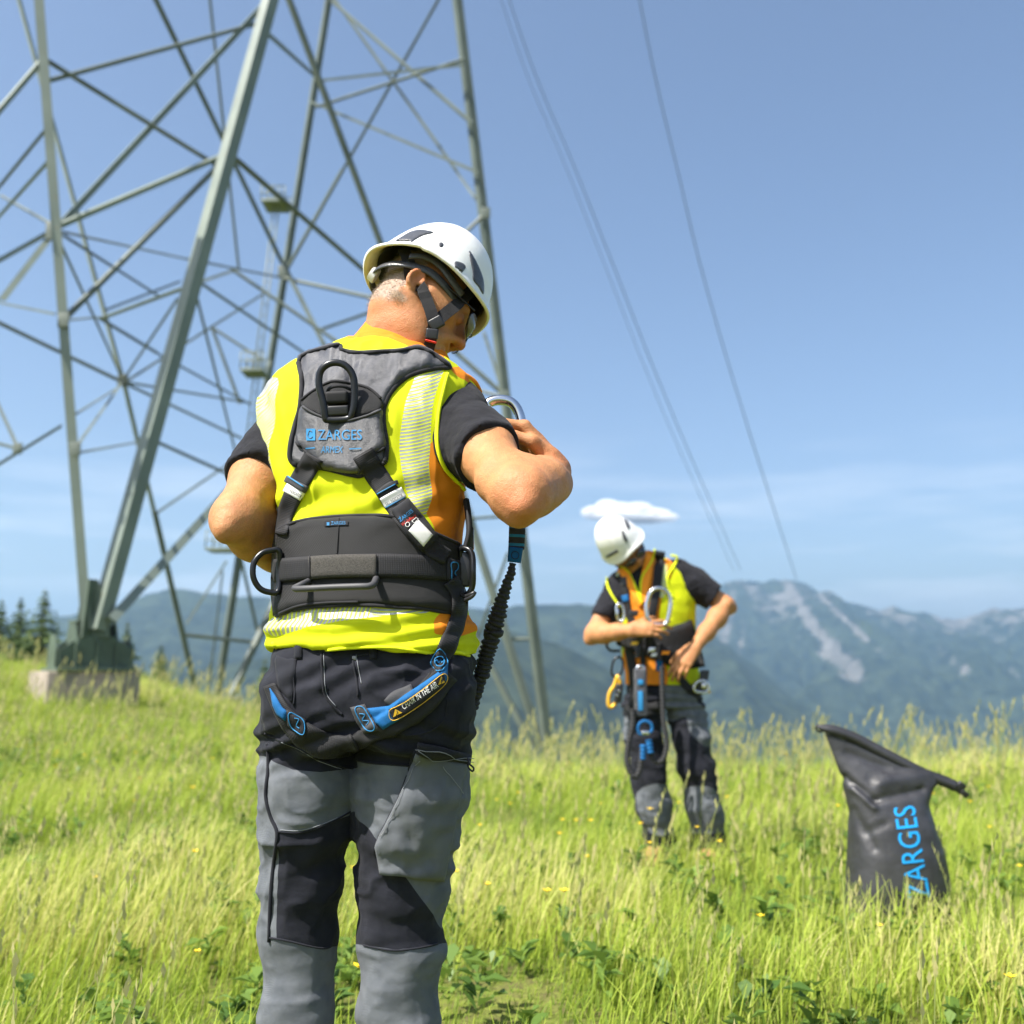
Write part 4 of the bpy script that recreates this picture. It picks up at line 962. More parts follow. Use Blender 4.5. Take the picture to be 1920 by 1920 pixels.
# ---- T-shirt: sleeves and the part under the vest
ft = Field((-0.62, 1.42, 0.85), (0.10, 2.12, 1.55), 0.0038)
ft.stack([(r[0], r[1], r[2], r[3]*0.97-0.008, r[4]-0.008, r[5]) for r in ROWS if r[0] > 0.95], 0.02)
def sleeve(S, E, t_end, r0, r1, k=0.05, tilt=(0, 0, 0)):
    S = np.asarray(S); E = np.asarray(E); d = (E-S)/np.linalg.norm(E-S); e = S+(E-S)*(t_end+0.16)
    g = Field.__new__(Field); g.lo, g.h, g.n = ft.lo, ft.h, ft.n; g.D = np.full(tuple(ft.n), 1.0, np.float32)
    g.chain([S-d*0.02, S+(E-S)*0.3, e], [r0, (r0+r1)*0.5+0.004, r1], 0.02)
    c_ = S+(E-S)*t_end; g.cone(c_-d*0.016, c_+d*0.05, r1+0.0035, r1+0.0035, 0.002)
    sl, X = g.block(np.minimum(S, E)-0.15, np.maximum(S, E)+0.15)
    q = X-(S+(E-S)*t_end); cut = q@(d+np.asarray(tilt))+0.004*np.sin(q[..., 0]*60)
    g.D[sl] = np.maximum(g.D[sl], cut.astype(np.float32)); hh = np.maximum(k-np.abs(ft.D-g.D), 0)/k; ft.D = np.minimum(ft.D, g.D)-hh*hh*k*0.25*(ft.D < 0.03)
sleeve(SR, ER, 0.535, 0.056, 0.059, tilt=CW((0.12, 0, 0.10))); sleeve(SL, EL_, 0.50, 0.050, 0.060)
TV, TQ = ft.mesh(); TV = smooth_mesh(TV, TQ, 2, 0.45); TN = vnormals(TV, TQ); Ut = proj(TV)
wR = np.exp(-(((Ut-np.array((905, 830)))/np.array((90, 110)))**2).sum(1)); wL = np.exp(-(((Ut-np.array((470, 850)))/np.array((60, 80)))**2).sum(1))
dR = CW((0.62, 0, 0.78)); aR = (ER-SR)/np.linalg.norm(ER-SR)
sR = (TV-SR)@aR
TV = TV+TN*((0.0030*np.sin((TV@CW((0.2, 0, 1.0)))*95+4.0*fbm(TV, 9.0, 2, 4))*wR*smst(0.03, 0.1, sR)+0.0045*fbm(TV*np.array((16, 16, 30)), 1.0, 3, 8)*(wR+wL))[:, None])
obj('t_shirt', mesh_np('t_shirt', TV, TQ), M_TEE, M1)
TB = bvh_of(TV, TQ)
# ---- vest
fv = Field((-0.60, 1.50, 0.85), (0.12, 2.10, 1.56), 0.0034)
VT = [t for t in TORSO if t[0] <= 965]+[(990, 517, 867, 1.79, 0.120), (1040, 521, 860, 1.785, 0.117), (1110, 520, 863, 1.785, 0.121), (1150, 514, 872, 1.785, 0.128), (1172, 509, 882, 1.785, 0.136), (1195, 507, 887, 1.785, 0.140), (1226, 513, 887, 1.785, 0.141)]
VR = rowset(VT, YAW1)
fv.stack(VR, 0.02, off=0.004)
for S, E, r, o_ in ((SR, ER, 0.058, 0.052), (SL, EL_, 0.056, 0.062)):
    d = (E-S)/np.linalg.norm(E-S); fv.cone(S+d*o_, E+d*0.1, r, r*1.1, 0.012, 's')
fv.cone(NB_+(0, 0.01, 0.055), NB_+(0.02, 0.03, 0.16), 0.086, 0.095, 0.01, 's')
# hem: wave it
sl, X = fv.block(fv.lo, fv.lo+np.array((1, 1, 0.25)))
hz_ = P(700, 1222, 1.785)[2]; ang = np.arctan2(X[..., 1]-1.785, X[..., 0]+0.245)
cut = hz_+0.005*np.sin(ang*3+0.6)-0.006*np.cos(ang)-X[..., 2]
fv.D[sl] = np.maximum(fv.D[sl], cut.astype(np.float32))
VV_, VQ = fv.mesh(); VV_ = smooth_mesh(VV_, VQ, 2, 0.45); VN = vnormals(VV_, VQ); Uv = proj(VV_)
py_ = Uv[:, 1]; px_ = Uv[:, 0]
w_up = smst(980, 930, py_); w_lo = smst(1140, 1165, py_)
d = 0.0026*fbm(VV_*np.array((26, 14, 7)), 1.0, 3, 2)*w_up
d += 0.0040*np.sin((px_*0.11-py_*0.035)+2.2*fbm(VV_, 8, 2, 7))*np.exp(-((px_-545)/55.0)**2)*smst(1000, 900, py_)*smst(690, 760, py_)
d += 0.0035*np.sin((px_*0.05+py_*0.10)+2.0*fbm(VV_, 8, 2, 9))*np.exp(-((py_-945)/45.0)**2)
d += 0.006*fbm(VV_*np.array((7, 7, 34)), 1.0, 3, 5)*w_lo+0.003*np.sin(py_*0.20+px_*0.02+1.8*fbm(VV_, 7, 2, 15))*w_lo
d += 0.003*np.sin(px_*0.10-py_*0.05)*np.exp(-((px_-850)/40.0)**2)*np.exp(-((py_-930)/70.0)**2)
d += 0.0038*((1-np.abs(vnoise(VV_*np.array((1.5, 1.5, 0.8)), 13.0, 65)))**5-0.2)*np.clip(w_up+w_lo, 0, 1)
VV_ = VV_+VN*d[:, None]
def zone(U, polys): 
    r = np.full(len(U), -50.0)
    for p in polys: r = np.maximum(r, poly_sd(U, spline(p, 5, True)))
    return r
ORZ = [[(630, 560), (645, 630), (700, 630), (742, 638), (778, 656), (800, 674), (835, 668), (850, 560)], [(803, 838), (822, 832), (850, 895), (890, 925), (915, 1000), (905, 1080), (840, 1060), (812, 985), (799, 953), (809, 925), (805, 880)], [(823, 1152), (870, 1150), (900, 1175), (868, 1192), (845, 1190), (832, 1190), (815, 1183)],
       [(845, 690), (880, 695), (915, 720), (900, 745), (880, 722), (856, 706)], [(484, 838), (500, 866), (508, 935), (514, 975), (495, 960), (470, 880), (470, 840)]]
RFZ = [[(785, 690), (806, 683), (832, 688), (824, 715), (813, 752), (808, 790), (806, 838), (804, 880), (809, 912), (806, 944), (797, 964), (775, 945), (763, 922), (752, 873), (749, 832), (754, 790), (761, 752), (774, 718)],
       [(523, 712), (514, 790), (506, 840), (513, 900), (521, 965), (506, 965), (496, 885), (482, 825), (468, 775), (480, 725)],
       [(505, 1160), (570, 1140), (672, 1135), (790, 1138), (810, 1148), (745, 1152), (672, 1160), (600, 1172), (545, 1185), (505, 1192)]]
me = mesh_np('vest', VV_, VQ); attr(me, 'orange', zone(Uv, ORZ)); attr(me, 'reflect', zone(Uv, RFZ))
sl_ = np.where(px_ > 700, (py_+0.22*(px_-780)+0.0022*(px_-780)**2)/6.6, np.where(py_ > 1100, (px_+0.35*(py_-1160))/8.0, (py_+1.25*(px_-500))/7.0)); attr(me, 'sline', sl_)
VEST = obj('vest', me, M_VEST, M1); VB = bvh_of(VV_, VQ)
# edge tapes of the vest
ALLV = bvh_join((VV_, VQ), (TV, TQ))
def onsurf(pts, bvh, off=0.001, near=1.75):
    H = [hit(a, b_, bvh, near) for a, b_ in pts]; return [p+n*off for p, n in H]
def tape(name, pts, mat, bvh=VB, r=0.0026, par=None, n=6): 
    c = spline(pts, 5); return tube(name, onsurf([tuple(p) for p in c[::2]], bvh), r, mat, par or M1, n, sp=2)
tube('armhole_binding', onsurf([(838, 702), (829, 738), (823, 780), (822, 832), (834, 872), (850, 900), (868, 918)], ALLV, 0.003), 0.0038, M_LIME, M1, 8, sp=5)
tube('armhole_binding', [P(838, 702, 1.765), P(868, 702, 1.77), P(890, 716, 1.79), P(902, 735, 1.82)], [0.0036, 0.0045, 0.0045, 0.003], M_ORNG, M1, 8, sp=6)
tube('armhole_binding', [P(842, 706, 1.762), P(868, 707, 1.765), P(888, 721, 1.785), P(898, 738, 1.81)], 0.0022, M_LIME, M1, 8, sp=6)
tape('vest_hem', [(512, 1206), (530, 1219), (584, 1220), (672, 1213), (745, 1215), (810, 1224), (850, 1222), (884, 1230)], M_LIME, r=0.003)
# collar: folded stand collar, open towards the throat
def collar():
    cl_ = P(734, 682, 1.868); cu = P(764, 611, 1.888); V = []; n = 56; m = 9; Z = []
    for j in range(m):
        t = j/(m-1)
        for i in range(n):
            a = math.radians(-200+ 188*i/(n-1)); ca, sa = math.cos(a), math.sin(a)
            r1 = 0.116*(1-t)**1.3+0.074*(1-(1-t)**1.3); r2 = 0.098*(1-t)**1.3+0.071*(1-(1-t)**1.3)
            c = cl_+(cu-cl_)*t; tip = 0.020*max(0, math.sin(-a))*t-0.035*max(0, ca)**2*t
            V.append(c+np.array((ca*r1, sa*r2, tip+0.004*math.sin(a*5+t*3)*t)))
    Q = [(j*n+i, j*n+i+1, (j+1)*n+i+1, (j+1)*n+i) for j in range(m-1) for i in range(n-1)]
    return np.array(V), np.array(Q)
CV, CQ = collar(); me = mesh_np('collar', CV, CQ); Uc = proj(CV)
attr(me, 'orange', poly_sd(Uc, [(620, 560), (620, 646), (655, 634), (700, 632), (738, 640), (770, 655), (850, 690), (850, 560)])); attr(me, 'reflect', np.full(len(CV), -9.0)); attr(me, 'sline', np.zeros(len(CV)))
o = obj('collar', me, M_VEST, M1); sm_ = o.modifiers.new('thickness', 'SOLIDIFY'); sm_.thickness = 0.0035; sm_.offset = 0
nC = 56; tube('collar_piping', [CV[8*nC+i] for i in range(0, 56, 2)]+[CV[7*nC+55], CV[4*nC+55], CV[55]], 0.0022, M_LIME, M1, 6, sp=2)

# ---- work trousers
b = NB('trouser_cloth'); gz = b.step(b.attr('grey'), 0.0)
c = b.mix(gz, b.mix(b.rng(b.noise(30, 5), 0.3, 0.7), (0.008, 0.009, 0.014), (0.018, 0.019, 0.027)), b.mix(b.rng(b.noise(26, 5), 0.3, 0.7), (0.085, 0.094, 0.108), (0.135, 0.145, 0.16)))
n = b.bump(weave(b, 3000), 0.0004, 0.5); n = b.bump(b.noise(19, 5), 0.006, 0.7, n)
M_TROU = b.fin(c, 0.86, normal=n, spec=0.2, sheen=0.04)
M_DARK = fabric('charcoal_canvas', (0.014, 0.015, 0.021), 0.85, 0.18, 3000, 0.0004, 0.003); M_GREY = fabric('grey_canvas', (0.115, 0.124, 0.138), 0.85, 0.14, 3000, 0.0004, 0.004)
fp = Field((-0.56, 1.52, 0.10), (0.06, 2.08, 1.06), 0.0042)
fp.stack(rowset([(1165, 528, 862, 1.785, 0.118), (1205, 522, 874, 1.785, 0.122), (1245, 516, 881, 1.785, 0.128), (1285, 510, 884, 1.785, 0.134), (1325, 502, 884, 1.787, 0.136), (1360, 496, 882, 1.79, 0.13), (1385, 497, 880, 1.79, 0.12)], YAW1*0.8), 0.02)
fp.ell(P(598, 1312, 1.715), (0.088, 0.062, 0.085), None, 0.05); fp.ell(P(772, 1312, 1.70), (0.096, 0.062, 0.085), None, 0.05)
LEGL = [(584, 1380, 86, 1.79), (579, 1470, 85, 1.785), (574, 1550, 78, 1.79), (566, 1640, 70, 1.80), (560, 1760, 66, 1.805), (556, 1900, 62, 1.80), (552, 2020, 62, 1.80), (550, 2150, 64, 1.80)]
LEGR = [(778, 1380, 104, 1.785), (771, 1470, 100, 1.78), (763, 1550, 90, 1.785), (756, 1640, 80, 1.79), (752, 1760, 74, 1.795), (748, 1900, 68, 1.79), (746, 2020, 66, 1.79), (745, 2150, 68, 1.79)]
for LG in (LEGL, LEGR):
    fp.chain([P(a, b_, y) for a, b_, w_, y in LG], [w_*y/F for a, b_, w_, y in LG], 0.02)
PV, PQ = fp.mesh(); PV = smooth_mesh(PV, PQ, 2, 0.45); PN = vnormals(PV, PQ); Up = proj(PV); px_, py_ = Up[:, 0], Up[:, 1]
left = px_ < 668
w_k = np.exp(-((py_-1600)/95.0)**2); w_c = np.exp(-((py_-1395)/38.0)**2); w_b = np.exp(-((py_-1260)/40.0)**2)
d = 0.0042*fbm(PV*np.array((9, 9, 24)), 1.0, 3, 31)*smst(1400, 1470, py_)
d += 0.0020*np.sin((py_*0.085+np.where(left, 0.05, -0.06)*(px_-650))+2.4*fbm(PV, 7, 2, 41))*w_k
d += 0.0060*np.sin(py_*0.16-np.abs(px_-672)*0.05+2.0*fbm(PV, 6, 2, 43))*w_c
d += 0.0040*np.sin(px_*0.07+py_*0.12+2.0*fbm(PV, 6, 2, 47))*w_b
d += 0.0022*np.sin(py_*0.05+px_*0.03+2.6*fbm(PV, 5, 2, 51))*smst(1650, 1800, py_)
rdg = (1-np.abs(vnoise(PV*np.array((1, 1, 2.2)), 11.0, 61)))**4+0.6*(1-np.abs(vnoise(PV*np.array((1.6, 1.6, 1.2)), 16.0, 63)))**5
d += 0.0062*(rdg-0.3)*np.clip(w_k+w_c+0.7*w_b+0.35, 0, 1)
d *= 1-0.85*np.exp(-((px_-828)/70.0)**2-((py_-1412)/40.0)**2)
PV = PV+PN*d[:, None]
gl = [(480, 1412), (505, 1424), (548, 1443), (600, 1448), (669, 1440), (669, 1520), (630, 1537), (575, 1559), (521, 1560), (521, 2060), (430, 2060), (430, 1412)]
gr = [(669, 1428), (720, 1434), (768, 1436), (900, 1440), (900, 1740), (830, 1740), (700, 1562), (676, 1538), (669, 1530)]
low = [(400, 1752), (520, 1760), (600, 1778), (668, 1770), (740, 1782), (800, 1775), (900, 1755), (900, 2300), (400, 2300)]
me = mesh_np('trousers', PV, PQ); attr(me, 'grey', np.maximum(np.maximum(poly_sd(Up, gl), poly_sd(Up, gr)), poly_sd(Up, low)))
obj('trousers', me, M_TROU, M1); PB = bvh_of(PV, PQ)
ALL = bvh_join((VV_, VQ), (PV, PQ), (BV, BQ), (TV, TQ))
# seams, pockets, patches
def seam(pts, r=0.0016, mat=None, name='seam', bvh=None): return tape(name, pts, mat or M_DARK, bvh or PB, r)
seam([(603, 1224), (604, 1262), (608, 1300), (626, 1325), (642, 1340)], 0.0020); seam([(552, 1230), (550, 1262), (553, 1300), (550, 1325)], 0.0018)
seam([(660, 1228), (664, 1250), (670, 1280), (672, 1310)], 0.0018); seam([(664, 1232), (720, 1222), (775, 1220)], 0.0014)
seam([(502, 1395), (504, 1440), (499, 1490), (508, 1530), (520, 1560), (516, 1600), (508, 1680), (505, 1780)], 0.0034, name='side_seam')
seam([(497, 1374), (520, 1386), (560, 1402), (600, 1425), (640, 1438), (667, 1441)], 0.0022); seam([(671, 1425), (700, 1431), (768, 1436)], 0.0020)
seam([(506, 1758), (540, 1764), (600, 1778), (622, 1774)], 0.0016); seam([(682, 1772), (740, 1782), (800, 1775), (824, 1768)], 0.0016); seam([(521, 1559), (560, 1561), (600, 1550), (630, 1537), (656, 1522)], 0.0015); seam([(690, 1375), (730, 1378), (790, 1376), (830, 1352), (838, 1310)], 0.0014)
patch('cargo_pocket', [(778, 1408), (872, 1432), (862, 1470), (853, 1530), (838, 1600), (828, 1650), (716, 1640), (705, 1585), (716, 1560), (752, 1490)], PB, M_GREY, M1, 0.005, 0.007, 7, 7, False, wrinkle=0.003)
patch('pocket_flap', [(784, 1386), (830, 1395), (876, 1411), (872, 1434), (830, 1420), (777, 1409)], PB, M_DARK, M1, 0.008, 0.007, 6, 4, False)
seam([(777, 1409), (752, 1488), (716, 1560), (704, 1590)], 0.0028, name='pocket_edge'); seam([(829, 1442), (814, 1500), (803, 1560), (789, 1600), (780, 1648)], 0.0012, name='pocket_seam')
patch('pocket_flap', [(557, 1234), (552, 1280), (548, 1318), (522, 1290), (516, 1240), (520, 1229), (540, 1236)], PB, M_DARK, M1, 0.0005, 0.004, 6, 4, False)
p0 = P(878, 1424, 1.70); tube('zip_pull', [P(877, 1422, 1.69), P(880, 1432, 1.685), P(888, 1440, 1.685), P(886, 1446, 1.685), P(879, 1440, 1.685), P(877, 1430, 1.69)], 0.0016, simple('black_metal', (0.02, 0.02, 0.022), 0.35, 0.6), M1, 8, sp=5)
M_THRD = simple('grey_thread', (0.22, 0.23, 0.25), 0.7, var=0.1)
for pts in ([(781, 1391), (830, 1400), (874, 1415)], [(779, 1404), (830, 1415), (872, 1429)]): tube('stitch_row', onsurf(spline(pts, 5), PB, 0.0162), 0.0006, M_THRD, M1, 5, sp=0)
for pts in ([(782, 1414), (756, 1490), (720, 1562)], [(824, 1436), (846, 1470), (858, 1492)]): tube('stitch_row', onsurf(spline(pts, 8), PB, 0.0128), 0.0006, M_THRD, M1, 5, sp=0)
for pts in ([(607, 1226), (608, 1262), (612, 1300), (630, 1324)], [(668, 1228), (672, 1252), (678, 1282)], [(500, 1378), (524, 1390), (562, 1406), (602, 1429), (640, 1442)], [(526, 1556), (562, 1557), (602, 1546), (632, 1533)]): tube('stitch_row', onsurf(spline(pts, 6), PB, 0.0008), 0.0006, M_THRD, M1, 5, sp=0)
seam([(775, 1220), (812, 1232), (838, 1262), (838, 1310)], 0.0014)
for x_ in (560, 700, 842): patch('belt_loop', [(x_-7, 1205), (x_+7, 1205), (x_+7, 1236), (x_-7, 1236)], PB, M_DARK, M1, 0.001, 0.004, 5, 3, False)
box_between('rivet', hit(665, 1234, PB)[0]+np.array((0, -0.002, 0)), (0.004, 0, 0), (0, 0.002, 0), (0, 0, 0.004), simple('pewter_rivet', (0.2, 0.2, 0.2), 0.4, 0.8), M1, 0.0015)
# ---- boots
M_BOOT = simple('tan_boot_leather', (0.36, 0.19, 0.08), 0.7, var=0.2, vscale=20, bump=0.001); M_SOLE = simple('boot_rubber', (0.03, 0.03, 0.03), 0.8)
def boots(par, spots, fwd, sc=1.0):
    for (x, y) in spots:
        z = float(ground(x, y)); f = np.array((fwd[0], fwd[1], 0.0)); f /= np.linalg.norm(f); sd_ = np.array((-f[1], f[0], 0)); B = np.array((x, y, z))
        g = Field(B-0.24*sc, B+np.array((0.24, 0.24, 0.26))*sc, 0.006)
        g.cone(B+(0, 0, 0.2*sc), B+(0, 0, 0.08*sc), 0.052*sc, 0.05*sc, 0.02); g.cone(B-f*0.03*sc+(0, 0, 0.055*sc), B+f*0.12*sc+(0, 0, 0.045*sc), 0.043*sc, 0.044*sc, 0.03, flat=(sd_, 1.05)); g.ell(B+f*0.15*sc+np.array((0, 0, 0.045*sc)), (0.045*sc, 0.045*sc, 0.036*sc), None, 0.03)
        v, q = g.mesh(); bo = obj('boot', mesh_np('boot', v, q), M_BOOT, par)
        g = Field(B-0.24*sc, B+np.array((0.24, 0.24, 0.1))*sc, 0.006); g.cone(B-f*0.035*sc+(0, 0, 0.014), B+f*0.16*sc+(0, 0, 0.014), 0.046*sc, 0.048*sc, 0.01)
        sl, X = g.block(g.lo, g.lo+g.n*g.h); g.D[sl] = np.maximum(g.D[sl], np.maximum(X[..., 2]-(z+0.026), (z-0.002)-X[..., 2]).astype(np.float32)); v, q = g.mesh(); obj('sole', mesh_np('sole', v, q), M_SOLE, bo)
boots(M1, [(P(550, 1700, 1.80)[0], 1.80), (P(745, 1700, 1.79)[0], 1.79)], (0.15, 1.0))
# ================================================================== harness of the near worker
def webbing(name, col, edge=None, ribs=900.0, rough=0.7):
    b = NB(name); uv = b.uv(); sx = b.n('ShaderNodeSeparateXYZ'); b.l(uv, sx.inputs[0])
    r1 = b.math('SINE', b.math('MULTIPLY', sx.outputs['X'], ribs*2.2)); r2 = b.math('SINE', b.math('MULTIPLY', sx.outputs['Y'], 75.0))
    c = b.mix(b.rng(b.noise(40, 4), 0.3, 0.7), lum(col, 0.8), lum(col, 1.25))
    n = b.bump(b.math('ADD', b.math('MULTIPLY', r1, 0.5), b.math('MULTIPLY', r2, 0.12)), 0.0004, 0.7)
    return b.fin(c, rough, normal=n, spec=0.35, sheen=0.03)
M_WEB = webbing('black_webbing', (0.010, 0.010, 0.012)); M_WEBG = webbing('grey_webbing', (0.04, 0.041, 0.046))
M_PADG = fabric('grey_ripstop', (0.046, 0.047, 0.057), 0.42, 0.15, 3800, 0.0003, 0.006, 26, 0.1, 0.6)
M_PIPE = fabric('black_binding', (0.020, 0.020, 0.024), 0.7, 0.15, 4000, 0.0003)
b = NB('black_air_mesh'); wv_ = weave(b, 2500.0)
cc = b.mix(b.rng(wv_, 0.2, 0.9), b.mix(b.noise(18, 3), (0.006, 0.006, 0.007), (0.012, 0.012, 0.013)), (0.050, 0.050, 0.054)); M_MESH = b.fin(cc, 0.55, normal=b.bump(b.noise(24, 4), 0.003, 0.6, b.bump(wv_, 0.0006, 0.7)), spec=0.3)
M_BLUE = fabric('blue_cloth', (0.006, 0.105, 0.29), 0.65, 0.1, 3600, 0.0003); M_INK = simple('blue_print', (0.022, 0.21, 0.46), 0.5, var=0.05); M_STIT = simple('blue_thread', (0.015, 0.18, 0.40), 0.6, var=0.1)
M_ALU = simple('black_anodised', (0.020, 0.021, 0.023), 0.30, 0.55, var=0.15, vscale=60, spec=0.6); M_PLAS = simple('black_plastic', (0.018, 0.018, 0.02), 0.38, var=0.1)
M_WHITE = simple('white_label', (0.72, 0.72, 0.70), 0.6, var=0.05); M_INKW = simple('white_print', (0.75, 0.75, 0.73), 0.55, var=0.04); M_INKK = simple('black_print', (0.015, 0.015, 0.015), 0.6, var=0.05)
M_YEL = simple('yellow_print', (0.85, 0.50, 0.03), 0.5, var=0.06); M_RED = simple('red_detail', (0.55, 0.03, 0.015), 0.45, var=0.08); M_STEEL = simple('polished_aluminium', (0.62, 0.63, 0.65), 0.18, 1.0, var=0.05, vscale=20)
M_VELC = simple('velcro_loop', (0.055, 0.051, 0.045), 0.95, var=0.4, vscale=500, bump=0.001, bscale=900)
M_HANDLE = simple('grey_rubber', (0.05, 0.05, 0.055), 0.55, var=0.15)
HA = thing('safety_harness', 'black and grey full body harness with blue leg pads on the near worker', 'harness', P(690, 1100, 1.70))
# wide lumbar belt of mesh, in panels
belt = patch('lumbar_belt', [(522, 996), (545, 984), (584, 974), (657, 968), (730, 970), (781, 988), (820, 1004), (862, 1022), (866, 1060), (866, 1100), (862, 1152), (847, 1151), (800, 1142), (745, 1138), (672, 1134), (584, 1138), (545, 1146), (518, 1156), (514, 1120), (514, 1060), (517, 1020)], ALL, M_MESH, HA, 0.003, 0.010, 7, 10, False)
class Layers:
    """several surfaces asked as one: what has been laid so far"""
    def __init__(s, *vq): s.b = [bvh_of(v, q) for v, q in vq]
    def add(s, *obs):
        for o in obs: s.b.append(BVHTree.FromPolygons([tuple(v.co) for v in o.data.vertices], [tuple(p.vertices) for p in o.data.polygons]))
        return s
    def bvh(s): return s
    def ray_cast(s, o, d):
        best = (None, None, None, None)
        for t in s.b:
            r = t.ray_cast(o, d)
            if r[0] is not None and (best[0] is None or r[3] < best[3]): best = r
        return best
    def find_nearest(s, p):
        best = (None, None, None, None)
        for t in s.b:
            r = t.find_nearest(p)
            if r[0] is not None and (best[0] is None or r[3] < best[3]): best = r
        return best
LY = Layers(); LY.b = [VB, PB, BB, TB]; LB = LY.add(belt)
def rim(pts, par, r=0.0034, mat=None, name='binding', closed=False, bv=None):
    c = spline(pts, 4, closed); return tube(name, onsurf(c, bv or LB, 0.001, 1.7), r, mat or M_PIPE, par, 8, closed, 2)
rim([(522, 994), (545, 983), (584, 973), (657, 967), (730, 969), (781, 987), (820, 1003), (860, 1021)], belt); rim([(518, 1154), (545, 1145), (584, 1137), (672, 1133), (745, 1137), (800, 1141), (847, 1150)], belt)
rim([(524, 1150), (560, 1136), (610, 1130), (672, 1128)], belt, 0.0024, name='belt_edge_fold')
rim([(636, 972), (634, 1005), (632, 1040)], belt, 0.0012, M_MESH, 'belt_seam')
wb = ribbon('waist_webbing', [(516, 1071), (560, 1067), (620, 1063), (680, 1061), (740, 1061), (800, 1064), (842, 1067)], 44, LB, M_WEB, HA, 0.002, 0.004)
LB = LY.add(wb)
vel = ribbon('velcro_panel', [(581, 1065), (620, 1062), (660, 1061), (706, 1061)], 42, LB, M_VELC, HA, 0.0005, 0.003); LB = LY.add(vel)
for x in (581, 706): rim([(x, 1042), (x, 1063), (x, 1083)], vel, 0.0012, M_PIPE, 'stitch_row')
def at_s(px, py, lift): a, n = hit(px, py, LB, 1.65); return a+n*lift
tube('tool_bar', [at_s(580, 1090, 0.002), at_s(578, 1098, 0.016), at_s(571, 1109, 0.026), at_s(578, 1112, 0.030), at_s(600, 1112, 0.032), at_s(640, 1110, 0.032), at_s(680, 1109, 0.032), at_s(699, 1108, 0.030), at_s(705, 1102, 0.024), at_s(706, 1092, 0.012), at_s(706, 1084, 0.002)], 0.0056, M_HANDLE, HA, 10, sp=6)
bp = patch('side_patch', [(837, 1046), (866, 1052), (864, 1097), (838, 1092)], LB, M_WEB, HA, 0.001, 0.003, 5, 3, False); LB = LY.add(bp)
rim([(846, 1056), (857, 1056), (858, 1066), (852, 1074), (857, 1084), (847, 1088), (846, 1070)], bp, 0.0010, M_STIT, 'stitching', True)
# side attachment rings
tube('side_ring', [P(524, 1034, 1.70), P(508, 1032, 1.695), P(490, 1038, 1.69), P(476, 1056, 1.685), P(475, 1082, 1.685), P(486, 1102, 1.69), P(503, 1110, 1.695), P(522, 1108, 1.70), P(524, 1070, 1.705)], 0.0052, M_ALU, HA, 10, True, 6)
tube('side_ring', [P(864, 1032, 1.71), P(878, 1030, 1.70), P(886, 1042, 1.695), P(887, 1070, 1.69), P(886, 1098, 1.695), P(878, 1113, 1.70), P(866, 1112, 1.71), P(867, 1070, 1.715)], 0.0052, M_ALU, HA, 10, True, 6)
tube('gear_hook', [P(862, 1112, 1.70), P(872, 1118, 1.69), P(884, 1114, 1.68), P(890, 1111, 1.68), P(884, 1119, 1.68), P(870, 1126, 1.69)], 0.0036, M_PLAS, HA, 8, sp=5)
box_between('side_buckle', P(872, 1068, 1.72), (0.010, 0, 0), (0, 0.012, 0), (0, 0, 0.030), M_PLAS, HA, 0.003)
# shoulder yoke with the back plate
yoke = patch('shoulder_pad', [(559, 678), (572, 664), (632, 646), (642, 656), (672, 661), (712, 659), (752, 657), (783, 651), (812, 663), (844, 688), (803, 694), (764, 707), (735, 733), (720, 764), (719, 793), (724, 832), (724, 866), (712, 871), (680, 891), (660, 890), (604, 877), (570, 876), (545, 864), (543, 836), (552, 800), (562, 764), (565, 713)], LB, M_PADG, HA, 0.002, 0.009, 6, 8, True, wrinkle=0.006, wmask=lambda U: smst(745, 715, U[:, 1]))
LB = LY.add(yoke)
rim([(560, 680), (566, 713), (563, 764), (553, 800), (545, 836), (546, 862), (562, 876)], yoke, 0.0046); rim([(843, 689), (803, 694), (764, 707), (735, 733), (720, 764), (719, 793), (724, 832), (722, 866)], yoke, 0.0050)
rim([(560, 680), (572, 665), (632, 648), (642, 657), (672, 662), (712, 660), (752, 658), (783, 653), (812, 664), (842, 687)], yoke, 0.0038); rim([(562, 876), (604, 878), (660, 891), (680, 891), (712, 872), (722, 866)], yoke, 0.0042)
arch = patch('mesh_arch', [(566, 750), (590, 732), (622, 716), (650, 718), (690, 728), (714, 748), (718, 772), (690, 779), (650, 790), (625, 788), (590, 776), (566, 768)], LB, M_MESH, HA, 0.0005, 0.004, 6, 6, True); LB = LY.add(arch)
rim([(566, 750), (590, 732), (622, 716), (650, 718), (690, 728), (714, 748)], arch, 0.0028)
plate = patch('back_plate', [(568, 762), (600, 780), (640, 789), (680, 782), (714, 768), (719, 800), (723, 836), (702, 850), (684, 868), (672, 886), (640, 886), (602, 878), (590, 860), (570, 842), (556, 828), (560, 800)], LB, M_PADG, HA, 0.002, 0.006, 6, 8, True, wrinkle=0.0006, seed=8); LB = LY.add(plate)
rim([(568, 763), (600, 781), (640, 790), (680, 783), (714, 769)], plate, 0.0026, M_WEBG); rim([(556, 830), (570, 843), (590, 861), (604, 880)], plate, 0.0026)
rim([(722, 838), (702, 851), (684, 868), (672, 888)], plate, 0.0026)
lettering('ZARGES', [(596, 825), (679, 825), (679, 806), (596, 806)], LB, M_INK, plate, 0.0013); lettering('ARMEX', [(602, 849), (644, 849), (644, 837), (602, 837)], LB, M_INK, plate, 0.0013, shear=0.15)
